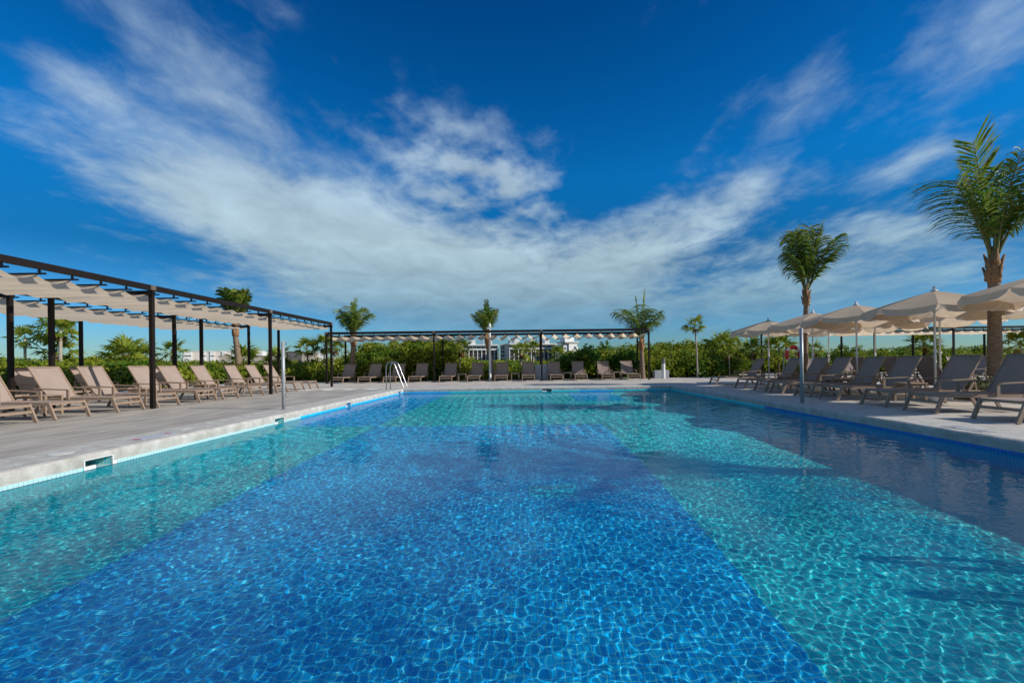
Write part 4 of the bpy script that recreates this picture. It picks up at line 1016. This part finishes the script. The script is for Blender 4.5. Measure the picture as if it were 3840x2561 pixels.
# ------------------------------------------------------------------ buildings
HY = 350.0; S = HY/1045/1.6334
def hx(fx): return (fx-1979.7)*S          # photo column to metres along the facade
def hzt(fx, fy): return 1.0+(1360.6-0.0125*(fx-1979.7)-fy)*S
def hotel_block(label, x0, x1, zroof, zfloor, nb, boxes, brown):
    t = thing('hotel_block', label, 'hotel', 'white hotel blocks', ((x0+x1)/2, HY, -0.07), 0.36); w = x1-x0; a, b = -w/2, w/2
    D = 14.0; z4 = zroof-0.9; fh = 3.15
    mk('wall', MB().box(a, b, 2.2, D, 0.0, z4), 'slab', t)
    mk('roof_slab', MB().box(a-0.6, b+0.6, -0.6, D+0.4, z4+0.001, zroof), 'slab', t)
    mk('balcony_slab', MB().box(a-0.5, b+0.2, -0.7, 2.199, z4-3.5, z4-2.3), 'slab', t)
    for q in range(1, 5):
        z = z4-3.5-fh*q
        if z < 0.4: break
        mk('floor_slab', MB().box(a, b, 0.35, 2.199, z, z+0.75), 'brown', t)
    bw = w/nb
    for q in range(nb):
        xa, xb = a+q*bw+0.25, a+(q+1)*bw-0.25
        o = mk('window', MB().box(xa, xb, 2.08, 2.1995, z4-2.25, z4-0.05), 'glass', t)
        mk('window_frame', MB().box((xa+xb)/2-0.06, (xa+xb)/2+0.06, 2.0, 2.0795, z4-2.25, z4-0.05), 'white', o)
        for r_ in range(4):
            zz = z4-3.5-fh*(r_+1)+0.751
            if zz < 0.2: break
            if q in brown: mk('shutter_panel', MB().box(xa, xb, 1.6, 2.1995, zz, zz+2.39), 'brown', t)
            else:
                o = mk('window', MB().box(xa, xb, 2.08, 2.1995, zz, zz+2.39), 'glass', t)
                mk('window_frame', MB().box((xa+xb)/2-0.06, (xa+xb)/2+0.06, 2.0, 2.0795, zz, zz+2.39), 'white', o)
    for q in range(nb+1): mk('fin', MB().box(a+q*bw-0.22, a+q*bw+0.22, -0.2, 0.349, 0.0, z4-3.501), 'render', t)
    for c in boxes:
        mk('roof_box', MB().box(c-1.9-(x0+x1)/2, c+1.9-(x0+x1)/2, 1.0, 7, zroof+0.001, zroof+3.1), 'render', t)
        mk('stub_wall', MB().box(c-5.6-(x0+x1)/2, c-5.2-(x0+x1)/2, -0.2, 6, zroof+0.001, zroof+2.4), 'render', t)
    mk('roof_rail', MB().box(a, b, -0.25, -0.17, zroof+1.9, zroof+2.1), 'winframe', t)
    return t
zr_ = hzt(1860, 1291)
hotel_block('white hotel block seen between the second and third far pergola posts', hx(1742), hx(1872), zr_, 0, 8, [hx(1775.5), hx(1840)], (1, 4))
hotel_block('white hotel block right of the third far pergola post, left of the tower', hx(1907), hx(2095), zr_+0.3, 0, 11, [hx(1938), hx(2000), hx(2060)], (2, 3, 5, 8))
hotel_block('low end of the white hotel showing above the scrub at the left', hx(1500), hx(1718), zr_-0.5, 0, 11, [hx(1537), hx(1597), hx(1657), hx(1712)], (2, 6))
t = thing('hotel_link', 'shaded recessed hotel wing between the two main hotel blocks', 'hotel', 'white hotel blocks', ((hx(1872)+hx(1907))/2, HY+4, -0.07)); w = hx(1907)-hx(1872)
mk('wall', MB().box(-w/2+0.7, w/2-0.7, 1.5, 12, 0, zr_-0.6), 'slab', t); mk('roof_slab', MB().box(-w/2+0.7, w/2-0.7, 0, 12, zr_-0.599, zr_+0.2), 'slab', t)
for r_ in range(5): 
    mk('balcony', MB().box(-w/2+0.75, w/2-0.75, -0.2, 1.499, zr_-4.6-3.15*r_, zr_-3.6-3.15*r_), 'slab', t)
    for q in range(4): mk('window', MB().box(-w/2+1.0+q*w/4.6, -w/2+1.0+q*w/4.6+w/7, 1.4, 1.4995, zr_-3.59-3.15*r_, zr_-1.5-3.15*r_), 'glass', t)
t = thing('hotel_tower', 'white hotel stair tower at the right end of the hotel', 'hotel', None, ((hx(2118)+hx(2165))/2, HY-6, -0.07), 0.42)
xa, xb = hx(2118), hx(2165); xm = (xa+xb)/2; zt1, zt2 = hzt(2140, 1281), hzt(2140, 1268)
mk('wall', MB().box(xa-xm+2.6, xb-xm, 0, 12, 0, zt1-1.2), 'render', t)
mk('side_wall', MB().box(xa-xm-1.5, xa-xm+2.599, 1.2, 11, 0, zt1-2.2), 'render', t)
mk('roof_slab', MB().box(xa-xm-1.2, xb-xm+1.0, -0.8, 13, zt1-1.199, zt1), 'slab', t)
mk('roof_box', MB().box(xa-xm, xb-xm-1.8, 1.5, 9, zt1+0.001, zt2+0.4), 'render', t)
mk('annex', MB().box(xb-xm+0.001, xb-xm+2.6, 2.5, 11, 0, zt1-4.2), 'render', t)
for r_ in range(4):
    o = mk('window', MB().box(xb-xm-2.9, xb-xm-1.0, -0.05, -0.0005, zt1-6.0-3.6*r_, zt1-3.9-3.6*r_), 'glass', t)
    mk('window_frame', MB().box(xb-xm-2.0, xb-xm-1.9, -0.09, -0.0505, zt1-6.0-3.6*r_, zt1-3.9-3.6*r_), 'white', o)
    mk('window', MB().box(xa-xm-0.9, xa-xm+0.6, 1.14, 1.1995, zt1-6.2-3.2*r_, zt1-4.6-3.2*r_), 'glass', t)
# low white buildings to the left
LYD = 180.0; S2 = LYD/1045/1.6334
lx = lambda fx: (fx-1979.7)*S2
lz = lambda fx, fy: 1.0+(1360.6-0.0125*(fx-1979.7)-fy)*S2
def lowb(name, label, segs, y, slots, rz=0.34):
    xs_ = [s[0] for s in segs]+[s[1] for s in segs]; cx_ = (min(xs_)+max(xs_))/2
    t = thing(name, label, 'building', 'low buildings beyond the scrub', (cx_, y, -0.07), rz)
    for q, (a, b, z, m_) in enumerate(segs): mk('wall', MB().box(a-cx_+0.01, b-cx_-0.01, 0.3*(q % 2), 9, 0.0, z), m_, t)
    for q, (a, b, z, m_) in enumerate(segs): mk('parapet', MB().box(a-cx_+0.01, b-cx_-0.01, 0.3*(q % 2)-0.12, 9.1, z+0.001, z+0.18), m_, t)
    for a, b, z0_, z1_ in slots: mk('window', MB().box(a-cx_, b-cx_, -0.03, -0.0005, z0_, z1_), 'winframe', t)
    return t
zz = lz(800, 1320)
sg_ = []; fx = 712; alt = ['render', 'renderpink', 'render', 'slab', 'render', 'renderpink', 'render', 'renderpink', 'render', 'render']
wds = [26, 30, 14, 13, 14, 24, 12, 22, 40, 60]
for q, w_ in enumerate(wds):
    sg_.append((lx(fx), lx(fx+w_), zz+(0.9 if q == 8 else (0.25 if q % 2 else 0)), alt[q])); fx += w_
sl_ = []
for f0, f1 in ((712, 737), (766, 782), (797, 810), (826, 836), (851, 863)): sl_.append((lx(f0), lx(f1), lz(f0, 1337), lz(f0, 1333)))
lowb('low_building', 'long low white building with warm panels seen under the left pergola', sg_, LYD, sl_)
sg_ = [(lx(566+q*23), lx(566+(q+1)*23), lz(640, 1322)+(0.15 if q % 2 else 0), 'renderpink') for q in range(6)]
lowb('low_building', 'low building in shade between the left pergola posts', sg_, LYD+14, [(lx(600), lx(612), lz(600, 1345), lz(600, 1340)), (lx(655), lx(668), lz(655, 1340), lz(655, 1336))], -0.3)
lowb('low_building', 'low beige walled building with a dark stone block left of the far pergola', [(lx(915), lx(1055), lz(980, 1337), 'beigewall'), (lx(1057), lx(1120), lz(1090, 1321), 'beigewall'), (lx(1122), lx(1165), lz(1140, 1320), 'stone'), (lx(1167), lx(1215), lz(1190, 1323), 'beigewall')], LYD-10, [])
lowb('low_building', 'white building partly hidden behind the palm at the far pergola end', [(lx(1060), lx(1125), lz(1090, 1317), 'render'), (lx(1250), lx(1330), lz(1290, 1303), 'render'), (lx(1331), lx(1372), lz(1350, 1306), 'render')], LYD+25, [])
